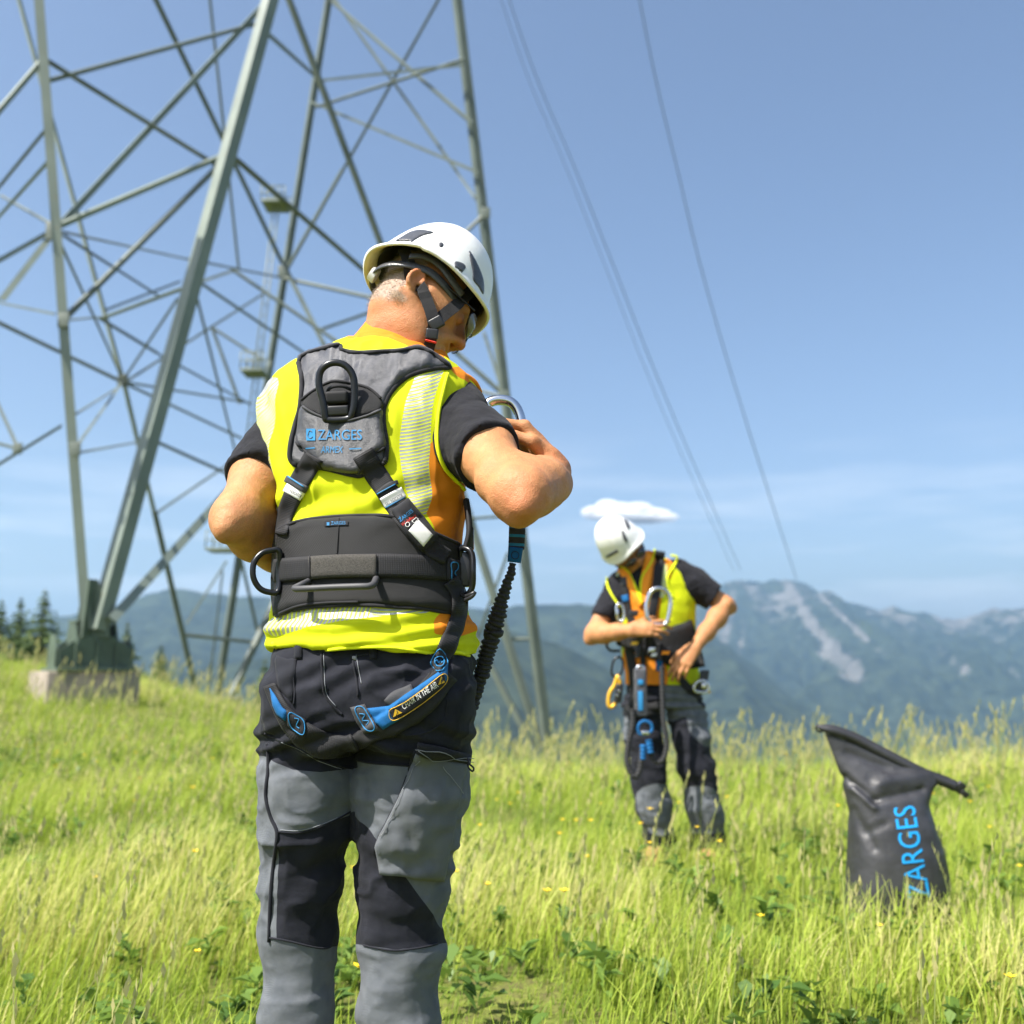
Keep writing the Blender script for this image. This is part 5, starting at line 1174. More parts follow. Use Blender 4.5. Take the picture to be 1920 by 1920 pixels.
def inkpoly(poly, par, mat=None, off=0.0012, name='print', bv=None):
    Vs = []; 
    for a, b_ in poly: p, n = hit(a, b_, bv or LB, 1.7); Vs.append(p+n*off)
    me = pymesh(name, Vs, [tuple(range(len(Vs)))]); bm = bmesh.new(); bm.from_mesh(me); bmesh.ops.triangulate(bm, faces=bm.faces[:]); bm.to_mesh(me); bm.free(); return obj(name, me, mat or M_INK, par)
inkpoly([(575, 804), (592, 804), (592, 826), (575, 826)], plate, None, 0.0013); inkpoly([(574, 840), (591, 839), (591, 841), (574, 842)], plate, None, 0.0013); inkpoly([(655, 841), (678, 840), (678, 842), (655, 843)], plate, None, 0.0013)
tube('emblem', [at_s(583+5*math.cos(a)*(1 if a < 3.3 else 0.75), 815+7*math.sin(a), 0.0016) for a in np.linspace(0.6, 5.6, 12)], 0.0006, M_PADG, plate, 6, sp=3)
# rear attachment ring with its webbing keeper
RG = [P(606, 776, 1.635), P(602, 748, 1.632), P(594, 716, 1.63), P(597, 690, 1.628), P(612, 676, 1.626), P(632, 674, 1.626), P(650, 684, 1.627), P(660, 705, 1.629), P(661, 740, 1.632), P(657, 768, 1.634), P(648, 780, 1.636), P(612, 782, 1.636)]
yb = hit(630, 750, LB)[0][1]; RG = [p+np.array((0, yb-0.018-1.632, 0)) for p in RG]
tube('rear_ring', RG, 0.0062, M_ALU, HA, 12, True, 6, flat=((0, 1, 0), 0.75))
rimr = P(632, 742, yb-0.020)
box_between('ring_keeper', P(632, 746, yb-0.010), CW((0.020, 0, 0.001)), CW((0, 0.011, 0)), CW((0, 0.0, 0.011)), M_WEB, HA, 0.006, seg=4); box_between('ring_keeper', P(632, 771, yb-0.008), CW((0.021, 0, 0.001)), CW((0, 0.010, 0)), CW((0, 0.0, 0.009)), M_PLAS, HA, 0.004, seg=3)
tube('keeper_loop', [P(612, 744, yb-0.004), P(618, 728, yb-0.012), P(640, 724, yb-0.014), P(660, 732, yb-0.004), P(672, 744, yb+0.004), P(668, 770, yb+0.008)], 0.0030, M_PIPE, HA, 8, sp=5)
# crossing back straps
s1 = ribbon('back_strap', [(590, 856), (574, 884), (558, 912), (545, 942), (533, 972), (527, 1002)], [38, 38, 37, 34, 30, 26], LB, M_WEB, HA, 0.001, 0.0035); s2 = ribbon('back_strap', [(680, 850), (698, 878), (720, 912), (742, 946), (765, 978), (790, 1008), (812, 1030), (838, 1046)], [42, 42, 42, 42, 42, 40, 34, 30], LB, M_WEB, HA, 0.001, 0.0035)
LB = LY.add(s1, s2)
k1 = ribbon('strap_keeper', [(537, 898), (556, 908), (577, 919)], 13, LB, M_WEBG, s1, 0.001, 0.004); k2 = ribbon('fall_indicator', [(536, 912), (552, 921), (568, 930)], 20, LB, M_WHITE, s1, 0.001, 0.001, sp=False)
LB = LY.add(k1, k2); lettering('INDICATOR', [(542, 922), (564, 934), (567, 929), (545, 917)], LB, M_INKK, k2, 0.0008)
k3 = ribbon('strap_fold', [(706, 926), (732, 907), (746, 904)], 8, LB, M_WEBG, s2, 0.0005, 0.0012, sp=False); k4 = ribbon('fall_indicator', [(717, 944), (738, 932), (757, 922)], 21, LB, M_WHITE, s2, 0.001, 0.001, sp=False)
LB = LY.add(k4); lettering('FALL INDICATOR', [(725, 949), (756, 931), (753, 925), (722, 943)], LB, M_INKK, k4, 0.0008)
ribbon('blue_edge', [(707, 927), (741, 908)], 2, LB, M_STIT, s2, 0.0014, 0.0008, 2, sp=False); ribbon('blue_edge', [(540, 894), (570, 913)], 2, LB, M_STIT, s1, 0.001, 0.0008, 2, sp=False); ribbon('blue_edge', [(724, 953), (759, 933)], 2, LB, M_STIT, s2, 0.0022, 0.0008, 2, sp=False)
tag_ = patch('label_pouch', [(733, 960), (765, 936), (792, 970), (818, 1008), (792, 1036), (760, 1000)], LB, M_PIPE, HA, 0.004, 0.006, 5, 4, False); LB = LY.add(tag_)
w1 = patch('label', [(766, 995), (784, 974), (812, 1003), (794, 1025)], LB, M_WHITE, tag_, 0.0004, 0.0008, 4, 1, False); lettering('ZARGES', [(751, 979), (775, 960), (771, 954), (747, 973)], LB, M_INK, tag_, 0.0012); lettering('WebAlert', [(756, 987), (781, 968), (777, 963), (752, 982)], LB, M_RED, tag_, 0.0012, shear=0.1)
inkpoly([(744, 974), (750, 969), (753, 974), (748, 979)], tag_)
tube('print_ring', [at_s(764+4*math.cos(a), 984+4*math.sin(a), 0.0012) for a in np.linspace(0, 6.28, 13)[:-1]], 0.0006, M_INKW, tag_, 6, True, 2); tube('print_ring', [at_s(a, b_, 0.0012) for a, b_ in ((772, 978), (780, 970), (784, 974), (776, 982))], 0.0006, M_INKW, tag_, 6, True, 0)
inkpoly([(609, 978), (653, 976), (653, 985), (609, 987)], belt, M_PIPE, 0.0022, 'belt_tag'); lettering('ZARGES', [(622, 985), (649, 984), (649, 978), (622, 979)], LB, M_STIT, belt, 0.0028); inkpoly([(614, 980), (619, 980), (619, 986), (614, 986)], belt, M_STIT, 0.0028)
# leg loops
hs = ribbon('hip_strap', [(842, 1088), (857, 1112), (860, 1140), (854, 1170), (840, 1205), (826, 1236)], [30, 28, 28, 30, 32, 32], LB, M_WEB, HA, 0.002, 0.0035); LB = LY.add(hs)
lp = ribbon('leg_pad', [(838, 1262), (806, 1300), (770, 1332), (730, 1358), (694, 1376), (664, 1392)], [38, 50, 54, 48, 38, 22], LB, M_MESH, HA, 0.002, 0.007, 8); LB = LY.add(lp)
sp1 = ribbon('pad_sleeve', [(776, 1296), (742, 1310), (730, 1322)], 26, LB, M_WEBG, lp, 0.002, 0.003, sp=False)
LB = LY.add(sp1)
bl = patch('blue_pad', [(841, 1240), (837, 1275), (806, 1305), (776, 1331), (745, 1352), (719, 1368), (704, 1354), (688, 1328), (731, 1323), (770, 1297), (819, 1262), (828, 1246)], LB, M_BLUE, HA, 0.001, 0.005, 5, 5, False); LB = LY.add(bl)
wp = patch('stitched_patch', [(657, 1326), (684, 1320), (712, 1369), (684, 1375), (668, 1352)], LB, M_WEBG, HA, 0.001, 0.004, 5, 3, False); LB = LY.add(wp)
rim([(666, 1331), (682, 1328), (702, 1364), (686, 1367)], wp, 0.0009, M_STIT, 'stitching', True); rim([(674, 1338), (684, 1340), (680, 1350), (692, 1352), (688, 1360)], wp, 0.0008, M_STIT, 'stitching')
st = patch('warning_strip', [(729, 1330), (758, 1315), (790, 1293), (815, 1273), (831, 1261), (836, 1282), (818, 1299), (790, 1321), (762, 1339), (738, 1352)], LB, M_PIPE, bl, 0.001, 0.0015, 5, 2, False); LB = LY.add(st)
lettering('CHAIR IN THE AIR', [(757, 1331), (822, 1287), (817, 1277), (752, 1320)], LB, M_INKW, bl, 0.0012)
for T, B in (([(741, 1329), (754, 1336), (738, 1344)], [(744, 1332), (746, 1336), (743, 1341)]), ([(827, 1268), (833, 1279), (821, 1284)], [(827, 1272), (829, 1276), (826, 1281)])):
    inkpoly(T, bl, M_YEL, 0.0012, 'warning_triangle'); tube('bolt_mark', [at_s(a, b_, 0.0018) for a, b_ in B], 0.0007, M_INKK, bl, 6, sp=0)
rim([(731, 1333), (760, 1316), (792, 1294), (831, 1264), (835, 1281), (791, 1319), (740, 1350)], bl, 0.0005, M_YEL, 'stitching', True)
dp = patch('diamond_patch', [(824, 1214), (842, 1240), (824, 1262), (805, 1244)], LB, M_WEB, HA, 0.001, 0.003, 5, 3, False); LB = LY.add(dp)
rim([(824, 1217), (839, 1240), (824, 1258), (808, 1243)], dp, 0.0010, M_STIT, 'stitching', True); rim([(824+9*math.cos(a), 1240+10*math.sin(a)) for a in np.linspace(0, 6.28, 13)[:-1]], dp, 0.0009, M_STIT, 'stitching', True); rim([(815, 1241), (819, 1238), (822, 1243), (826, 1238), (829, 1243), (833, 1239)], dp, 0.0009, M_STIT, 'stitching')
ll = ribbon('leg_loop', [(509, 1284), (520, 1310), (540, 1345), (572, 1378), (610, 1396), (648, 1400), (668, 1392)], [22, 26, 34, 46, 50, 44, 34], LB, M_WEB, HA, 0.002, 0.005, 8); LB = LY.add(ll)
b2 = patch('blue_pad', [(507, 1290), (516, 1302), (530, 1326), (540, 1334), (536, 1352), (520, 1340), (512, 1322)], LB, M_BLUE, HA, 0.001, 0.004, 5, 4, False); LB = LY.add(b2)
pp = patch('stitched_patch', [(537, 1330), (552, 1336), (574, 1349), (573, 1384), (556, 1376), (540, 1360)], LB, M_WEB, HA, 0.001, 0.003, 5, 3, False); LB = LY.add(pp)
rim([(543, 1337), (569, 1352), (568, 1377), (546, 1362)], pp, 0.0009, M_STIT, 'stitching', True); rim([(552, 1346), (560, 1350), (556, 1360), (562, 1366)], pp, 0.0008, M_STIT, 'stitching')
# front-side hardware seen past the flank
tube('front_strap', [P(874, 938, 1.74), P(878, 965, 1.73), P(880, 1000, 1.72), P(872, 1032, 1.72)], 0.006, M_WEB, HA, 8, sp=5, flat=((0, 1, 0), 2.2)); box_between('chest_buckle', P(882, 1010, 1.73), (0.006, 0, 0), (0, 0.012, 0), (0, 0, 0.02), M_PLAS, HA, 0.003); box_between('red_tab', P(884, 1022, 1.725), (0.004, 0, 0), (0, 0.005, 0), (0, 0, 0.008), M_RED, HA, 0.002)

# ================================================================== lanyard held in the right hand
LN_ = thing('elastic_lanyard', 'black ribbed elastic lanyard with big polished carabiner held by the near worker', 'lanyard', P(965, 1000, 1.80))
YL = 1.80
kp = [P(913, 764, YL), P(921, 753, YL), P(940, 750, YL), P(960, 756, YL), P(973, 775, YL), P(979, 805, YL), P(980, 850, YL), P(974, 900, YL), P(962, 922, YL), P(945, 920, YL), P(934, 900, YL), P(926, 850, YL), P(916, 800, YL)]
tube('carabiner', kp, 0.0098, M_STEEL, LN_, 12, True, 6, flat=((0, 1, 0), 1.15))
box_between('carabiner_gate', P(921, 825, YL), CW((0.0085, 0, 0.002)), CW((0, 0.009, 0)), CW((-0.006, 0, 0.03)), M_STEEL, LN_, 0.006, seg=4)
BN_ = Layers((np.array([P(400, 300, YL), P(1500, 300, YL), P(1500, 1700, YL), P(400, 1700, YL)]), np.array([[0, 1, 2, 3]]))).bvh()
b = NB('stitched_webbing'); uv = b.uv(); sx = b.n('ShaderNodeSeparateXYZ'); b.l(uv, sx.inputs[0]); zz = b.math('PINGPONG', b.math('MULTIPLY', sx.outputs['X'], 60.0), 0.5)
c = b.mix(b.math('LESS_THAN', zz, 0.16), (0.03, 0.03, 0.034), (0.02, 0.22, 0.40)); M_STW = b.fin(c, 0.7, normal=b.bump(b.math('SINE', b.math('MULTIPLY', sx.outputs['X'], 2500.0)), 0.0006))
ribbon('webbing_loop', [(968, 905), (968, 960), (970, 985), (968, 1030)], [32, 32, 31, 30], BN_, M_STW, LN_, -0.002, 0.006, sp=False); ribbon('blue_tag', [(967, 1027), (964, 1055)], [28, 25], BN_, M_BLUE, LN_, 0.003, 0.005, sp=False)
LT = Layers((np.array([P(400, 300, YL-0.012), P(1500, 300, YL-0.012), P(1500, 1700, YL-0.012), P(400, 1700, YL-0.012)]), np.array([[0, 1, 2, 3]]))).bvh()
tube('tag_mark', [P(966+7*math.cos(a), 1041+7*math.sin(a), YL-0.0095) for a in np.linspace(0, 6.28, 13)[:-1]], 0.0006, M_PIPE, LN_, 6, True, 2)
cp = spline([(962, 1056), (955, 1082), (943, 1120), (932, 1155), (924, 1185), (915, 1220), (905, 1255), (897, 1285), (888, 1315), (878, 1342), (868, 1362), (850, 1380)], 30); rr = []; cc = []
sl_ = np.concatenate(([0], np.cumsum(np.linalg.norm(np.diff(cp, axis=0), axis=1)))); L_ = sl_[-1]; tt = np.arange(0, L_, 1.3)
cx_ = np.interp(tt, sl_, cp[:, 0]); cy_ = np.interp(tt, sl_, cp[:, 1]); base_r = np.interp(tt/L_, [0, 0.08, 0.2, 0.35, 0.55, 0.7, 0.85, 1], [7, 9.5, 14, 18, 17, 13.5, 14, 15]); per = np.interp(tt/L_, [0, 0.2, 0.5, 0.8, 1], [9.0, 9.0, 8.2, 7.6, 7.6])
ph = np.cumsum(1.3/per)*2*math.pi; rng_ = np.random.default_rng(4); jit = np.interp(tt, np.arange(0, L_+20, 9), rng_.normal(0, 1, len(np.arange(0, L_+20, 9))))
rad = base_r*(0.90+0.13*np.sin(ph)+0.05*jit)*0.00094
b = NB('elastic_sleeve'); M_ELA = b.fin(b.mix(b.rng(b.noise(300, 4), 0.3, 0.7), (0.010, 0.010, 0.011), (0.040, 0.040, 0.043)), 0.7, normal=b.bump(b.noise(700, 3), 0.0012, 0.8), spec=0.4)
tube('elastic_cord', [P(a+0.8*j, c_, YL+0.09*(t/L_)**2) for a, c_, t, j in zip(cx_, cy_, tt, jit)], rad.tolist(), M_ELA, LN_, 14, False, 0)

# ================================================================== helmet, straps, glasses
b = NB('white_helmet_shell'); M_SHELL = b.fin(b.mix(b.rng(b.noise(30, 4), 0.3, 0.7), (0.76, 0.755, 0.74), (0.83, 0.825, 0.81)), 0.33, normal=b.bump(b.noise(60, 3), 0.0006, 0.5), spec=0.5); b.b.inputs['Coat Weight'].default_value = 0.15
M_HIN = simple('cream_foam_liner', (0.55, 0.46, 0.30), 0.7, var=0.08); M_HDK = simple('dark_vent_grille', (0.055, 0.057, 0.065), 0.35, var=0.2, vscale=200, bump=0.0008, bscale=300)
def helmet_mesh(H, sc=1.0, shift=CW((-0.005, 0, 0.016))):
    n, m = 96, 34; V = []
    for j in range(m):
        t = j/(m-1)                                   # 0 rim .. 1 crown
        for i in range(n):
            a = 2*math.pi*i/n; sx, cy = math.sin(a), math.cos(a)     # cy=1 front
            zr = -0.006-0.018*abs(sx)**1.5*(1 if cy > -0.3 else 0.75)-0.034*max(0, -cy)**2+0.008*max(0, cy)**3+0.012*math.cos(4*a)*0.35
            ph = t*math.pi/2; c = math.cos(ph)**0.82; hgt = zr+(0.150-zr)*math.sin(ph)**1.05
            fl_ = 0.012*math.exp(-t*16)*(0.7+0.9*max(0, cy)+0.7*max(0, -cy)); x = (0.112+fl_)*sx*c; y = (0.124+fl_)*cy*c
            rdg = 0.0035*math.exp(-((abs(x)-0.045)/0.012)**2)*math.sin(ph)*c; V.append((x*sc, (y+0.010)*sc, (hgt+0.037+rdg)*sc))
    Q = [(j*n+(i+1) % n, j*n+i, (j+1)*n+i, (j+1)*n+(i+1) % n) for j in range(m-1) for i in range(n)]
    W = np.array([H.C+H.R @ np.array(v)+sc*shift for v in V]); return W, np.array(Q)
def build_helmet(H, label, sc=1.0):
    root = thing('safety_helmet', label, 'helmet', H.C); W, Q = helmet_mesh(H, sc)
    o = obj('shell', mesh_np('shell', W, Q), M_SHELL, root); me = o.data; me.materials.append(M_HIN); md = o.modifiers.new('thickness', 'SOLIDIFY'); md.thickness = 0.006; md.offset = -1; md.material_offset = 1; md.material_offset_rim = 0
    dg = bpy.context.evaluated_depsgraph_get(); dg.update(); em = bpy.data.meshes.new_from_object(o.evaluated_get(dg)); o.modifiers.clear(); o.data = em; em.name = 'shell'
    # inner foam
    c = H.C+H.R @ np.array((0, 0.004, 0.03))+CW((-0.005, 0, 0.016)); k = 0.90
    V2 = np.array([c+(v-c)*np.array(k) for v in W]); sel = Q[len(Q)*2//33:]
    lo = obj('liner', mesh_np('liner', V2-0*V2, sel), simple('black_liner_foam', (0.03, 0.03, 0.033), 0.7) if 'black_liner_foam' not in MATS else MATS['black_liner_foam'], root)
    return root, W, Q
HM, HW, HQ = build_helmet(HD, 'white climbing helmet with dark vents on the near worker\'s head', 0.95)
HB = bvh_of(HW, HQ); hn = 1.78
for pl, nm in (([(742, 452), (753, 444), (771, 434), (791, 431), (813, 436), (793, 442), (778, 450), (768, 456), (755, 455)], 'vent'), ([(855, 490), (868, 494), (873, 501), (867, 510), (860, 515), (854, 504), (852, 495)], 'accessory_slot'), ([(879, 471), (890, 485), (902, 511), (907, 531), (906, 552), (897, 538), (887, 525), (886, 509)], 'vent')):
    patch(nm, pl, HB, M_HDK, HM, 0.0002, 0.0013, 3, 2, True, hn)
a, nn = hit(827, 459, HB, hn); patch('rivet', [(827+4.6*math.cos(t), 459+4.6*math.sin(t)) for t in np.linspace(0, 6.28, 11)[:-1]], HB, M_HDK, HM, 0.0, 0.0015, 2, 2, True, hn)
# head band, dial, straps
HBS = bvh_join((BV, BQ))
def hl_(p): return HD.w(p)
band = [hl_((0.084*math.sin(a), -0.006-0.100*math.cos(a), 0.012+0.006*math.cos(a)-0.03*max(0, math.cos(a)))) for a in np.linspace(-3.1, 3.1, 44)]
tube('head_band', band, 0.0026, M_HDK, HM, 8, sp=2, flat=(HD.R[:, 2], 3.4)); dl = hl_((0.004, -0.104, -0.012))
bmd = bmesh.new(); bmesh.ops.create_cone(bmd, cap_ends=True, segments=32, radius1=0.0165, radius2=0.014, depth=0.014); bmesh.ops.bevel(bmd, geom=bmd.edges[:], offset=0.0015, segments=2, affect='EDGES'); me = bpy.data.meshes.new('dial'); bmd.to_mesh(me); bmd.free()
me.transform(Matrix.Translation(Vector(dl)) @ Matrix(np.stack((HD.R[:, 0], HD.R[:, 2], -HD.R[:, 1]), 1).tolist()).to_4x4()); obj('dial', me, simple('pale_plastic', (0.6, 0.6, 0.58), 0.4), HM)
def free_strap(name, a, b_, w_, mat, par, lift=0.006, push=(0, 0, 0)):
    """a strap pulled tight between two points of the head, kept clear of the skin"""
    pts = []
    for t in np.linspace(0, 1, 14):
        p = np.asarray(a)*(1-t)+np.asarray(b_)*t+np.asarray(push)*4*t*(1-t); loc, n, i, ds = BB.find_nearest(Vector(p)); loc = np.array(loc); n = np.array(n); s_ = (p-loc)@n
        if s_ < lift: p = p+n*(lift-s_)
        pts.append(p)
    pts = np.array(pts); tg = np.gradient(pts, axis=0); V = []
    for p, t in zip(pts, tg):
        loc, n, i, ds = BB.find_nearest(Vector(p)); n = HD.R[:, 0]*0.8+CW((0, -0.6, 0)); n = n/(np.linalg.norm(n)+1e-9); sd_ = np.cross(t, n); sd_ /= np.linalg.norm(sd_)+1e-9
        for k, z in ((-0.5, 0), (0.5, 0), (0.5, 0.0016), (-0.5, 0.0016)): V.append(p+sd_*w_*k+n*z)
    m = len(pts); fs = [(i*4+k, i*4+(k+1) % 4, (i+1)*4+(k+1) % 4, (i+1)*4+k) for i in range(m-1) for k in range(4)]+[(3, 2, 1, 0), (m*4-4, m*4-3, m*4-2, m*4-1)]
    me = pymesh(name, V, fs, False); return obj(name, me, mat, par)
def onh(px, py, lift=0.008): a, n = hit(px, py, BB, 1.80); return a+n*lift
jn = onh(806, 611, 0.012); M_STRP = fabric('strap_tape', (0.016, 0.016, 0.018), 0.7, 0.15, 3600, 0.0003)
free_strap('chin_strap', onh(764, 484, 0.022), jn, 0.023, M_STRP, HM, 0.012); free_strap('chin_strap', onh(874, 546, 0.014), jn, 0.023, M_STRP, HM); free_strap('chin_strap', jn, onh(797, 662, 0.010), 0.021, M_STRP, HM)
def small_buckle(px, py, hx, hz, mat, lift, name, tilt=0.2):
    c = onh(px, py, lift); ca, sa = math.cos(tilt), math.sin(tilt); box_between(name, c, CW((ca*hx, 0, -sa*hx)), CW((0, 0.004, 0)), CW((sa*hz, 0, ca*hz)), mat, HM, 0.003, seg=3)
small_buckle(808, 611, 0.0135, 0.011, M_PLAS, 0.016, 'strap_joiner', -0.5); small_buckle(803, 628, 0.0115, 0.010, M_PLAS, 0.015, 'chin_buckle', 0.12); small_buckle(801, 638, 0.011, 0.0018, M_RED, 0.017, 'red_catch', 0.25)
for sgn in (-1, 1):
    tube('cradle_arm', [hl_((sgn*0.089, -0.055, 0.010)), hl_((sgn*0.092, -0.03, 0.030)), hl_((sgn*0.092, 0.0, 0.034)), hl_((sgn*0.088, 0.035, 0.024)), hl_((sgn*0.074, 0.07, 0.018))], 0.0034, M_HDK, HM, 8, sp=5, flat=(HD.R[:, 2], 2.6))
GL = thing('eyeglasses', 'thin dark framed glasses on the near worker\'s face', 'glasses', HD.w((0, 0.11, 0)))
M_FRM = simple('dark_wire_frame', (0.02, 0.02, 0.022), 0.3, 0.4); b = NB('smoked_lens'); M_LENS = b.fin((0.30, 0.32, 0.36), 0.08, spec=0.8); b.b.inputs['Transmission Weight'].default_value = 0.55
for sgn in (-1, 1):
    tube('temple', [hl_((sgn*0.083, -0.020, 0.012)), hl_((sgn*0.080, 0.02, 0.011)), hl_((sgn*0.075, 0.07, 0.009)), hl_((sgn*0.068, 0.108, 0.008))], [0.0012, 0.0012, 0.0016, 0.0020], M_FRM, GL, 6, sp=5)
    rng2 = [(sgn*(0.036+0.030*math.cos(t)), 0.122-0.016*(0.5+0.5*math.cos(t))**2, -0.004+0.019*math.sin(t)) for t in np.linspace(0, 6.283, 21)[:-1]]
    tube('rim', [hl_(p) for p in rng2], 0.0011, M_FRM, GL, 6, True, 2)
    cv = hl_((sgn*0.036, 0.124, -0.004)); vs = [cv]+[hl_(p) for p in rng2]; o = obj('lens', pymesh('lens', vs, [(0, 1+i, 1+(i+1) % 20) for i in range(20)], True), M_LENS, GL); sd_m = o.modifiers.new('thickness', 'SOLIDIFY'); sd_m.thickness = 0.0016
tube('bridge', [hl_((-0.008, 0.122, 0.002)), hl_((0, 0.126, 0.004)), hl_((0.008, 0.122, 0.002))], 0.0012, M_FRM, GL, 6, sp=4)
# ================================================================== the far worker
M2 = thing('person', 'worker facing the lens with bowed head, sorting gear at his chest', 'person', (P(1270, 1600, 5.0)[0], 5.0, float(ground(0.8, 5.0))))
ROW2 = rowset([(1050, 1196, 1250, 5.0, 0.06), (1058, 1178, 1270, 5.0, 0.075), (1068, 1162, 1286, 5.0, 0.09), (1080, 1150, 1297, 5.0, 0.10), (1100, 1143, 1302, 5.0, 0.112), (1130, 1150, 1303, 5.0, 0.12), (1170, 1159, 1303, 5.0, 0.118), (1210, 1167, 1304, 5.0, 0.112), (1250, 1173, 1306, 5.0, 0.115), (1282, 1174, 1308, 5.0, 0.118)], math.radians(-6))
H2 = Head(P(1170, 1030, 4.92), (0.38, -0.84, -0.28), (-0.60, -0.45, 0.66), 1.0)
S2a, E2a, W2a = P(1160, 1104, 4.99), P(1113, 1190, 4.92), P(1184, 1182, 4.76)
S2b, E2b, W2b = P(1278, 1076, 5.0), P(1361, 1136, 4.97), P(1302, 1216, 4.83)
fl = Field((0.28, 4.55, 0.55), (1.22, 5.25, 1.95), 0.0048)
fl.stack([(r[0], r[1], r[2], r[3]*0.9-0.012, r[4]-0.014, r[5]) for r in ROW2], 0.02)
add_head(fl, H2); n2 = P(1212, 1056, 4.99); fl.chain([n2-(0, 0, 0.03), H2.w((0, -0.03, -0.05))], [0.07, 0.058], 0.03)
arm(S2a, E2a, W2a, 1.0); arm(S2b, E2b, W2b, 1.0)
hand_on(fl, W2a, P(1240, 1176, 4.72)-W2a, (0.1, -0.9, 0.35), (0.25, 0.32, 0.4, 0.5), (0.5, 0.3), 1.08, 1); hand_on(fl, W2b, P(1268, 1262, 4.78)-W2b, (-0.35, -0.85, 0.1), (0.35, 0.4, 0.4, 0.45), (0.5, 0.4), 1.08, -1)
V, Q = fl.mesh(); V = smooth_mesh(V, Q, 1, 0.4); me = mesh_np('body', V, Q); h2 = H2.loc(V); attr(me, 'flush', np.zeros(len(V))); attr(me, 'stubble', 0.55*np.exp(-((h2[:, 1]-0.06)/0.05)**2-((h2[:, 2]+0.085)/0.03)**2)); obj('body', me, M_SKIN, M2); B2 = (V, Q)
# T-shirt
ft = Field((0.28, 4.6, 0.75), (1.22, 5.25, 1.72), 0.0050)
ft.stack([(r[0], r[1], r[2], r[3]*0.97-0.006, r[4]-0.006, r[5]) for r in ROW2], 0.02); sleeve(S2a, E2a, 0.66, 0.064, 0.062); sleeve(S2b, E2b, 0.74, 0.066, 0.068)
V, Q = ft.mesh(); V = smooth_mesh(V, Q, 2, 0.45); N = vnormals(V, Q); U2 = proj(V); wR = np.exp(-(((U2-np.array((1315, 1100)))/45.0)**2).sum(1))+np.exp(-(((U2-np.array((1135, 1130)))/40.0)**2).sum(1)); V = V+N*(0.010*fbm(V*np.array((9, 9, 16)), 1.0, 3, 3)*wR)[:, None]
obj('t_shirt', mesh_np('t_shirt', V, Q), M_TEE, M2); T2 = (V, Q)
# vest
fv = Field((0.30, 4.75, 0.70), (1.10, 5.25, 1.72), 0.0044); fv.stack(ROW2, 0.02, off=0.006)
for S, E, r in ((S2a, E2a, 0.066), (S2b, E2b, 0.068)): d = (E-S)/np.linalg.norm(E-S); fv.cone(S+d*0.050, E+d*0.1, r, r, 0.012, 's')
fv.cone(n2+(0, -0.03, 0.06), n2+(-0.01, -0.06, 0.16), 0.085, 0.10, 0.01, 's')
V, Q = fv.mesh(); V = smooth_mesh(V, Q, 2, 0.45); N = vnormals(V, Q); V = V+N*(0.006*fbm(V*np.array((9, 9, 9)), 1.0, 3, 12))[:, None]; U2 = proj(V); me = mesh_np('vest', V, Q)
attr(me, 'orange', zone(U2, [[(1140, 1075), (1190, 1060), (1215, 1050), (1236, 1046), (1243, 1100), (1236, 1170), (1250, 1290), (1168, 1290), (1172, 1200), (1176, 1140), (1150, 1135)], [(1246, 1050), (1262, 1050), (1258, 1085), (1248, 1078)]]))
attr(me, 'reflect', zone(U2, [[(1150, 1080), (1166, 1075), (1172, 1110), (1166, 1126), (1152, 1105)], [(1240, 1062), (1250, 1060), (1250, 1105), (1238, 1120), (1236, 1080)]])); attr(me, 'sline', U2[:, 1]/5.0)
obj('vest', me, M_VEST, M2); V2 = (V, Q); L2 = Layers(V2, T2, B2); LB2 = L2.bvh()
patch('t_shirt_front', [(1183, 1076), (1200, 1062), (1210, 1058), (1206, 1090), (1203, 1124), (1196, 1108), (1188, 1092)], LB2, M_TEE, M2, 0.002, 0.003, 3, 2, False, 4.9)
c1 = ribbon('collar_facing', [(1220, 1036), (1214, 1062), (1210, 1092), (1206, 1130)], [20, 18, 17, 12], LB2, M_ORNG, M2, 0.006, 0.006, near=4.9, step=3); c2 = ribbon('collar_facing', [(1166, 1066), (1176, 1084), (1188, 1106), (1203, 1136)], [17, 14, 13, 10], LB2, M_ORNG, M2, 0.006, 0.006, near=4.9, step=3)
LB2 = L2.add(c1, c2)
def rim2(pts, par, r, mat, name, off=0.002, closed=False): c = spline(pts, 4, closed); return tube(name, onsurf(c, LB2, off, 4.9), r, mat, par, 6, closed, 2)
rim2([(1228, 1030), (1223, 1048), (1216, 1062), (1203, 1086), (1201, 1126)], M2, 0.005, M_LIME, 'collar_piping'); rim2([(1162, 1062), (1172, 1066), (1183, 1080), (1192, 1102), (1204, 1132)], M2, 0.005, M_LIME, 'collar_piping'); rim2([(1258, 1042), (1270, 1046), (1262, 1064), (1252, 1080), (1252, 1100), (1262, 1120)], M2, 0.006, M_LIME, 'armhole_binding'); rim2([(1138, 1084), (1140, 1100), (1150, 1120), (1162, 1138)], M2, 0.005, M_LIME, 'armhole_binding')
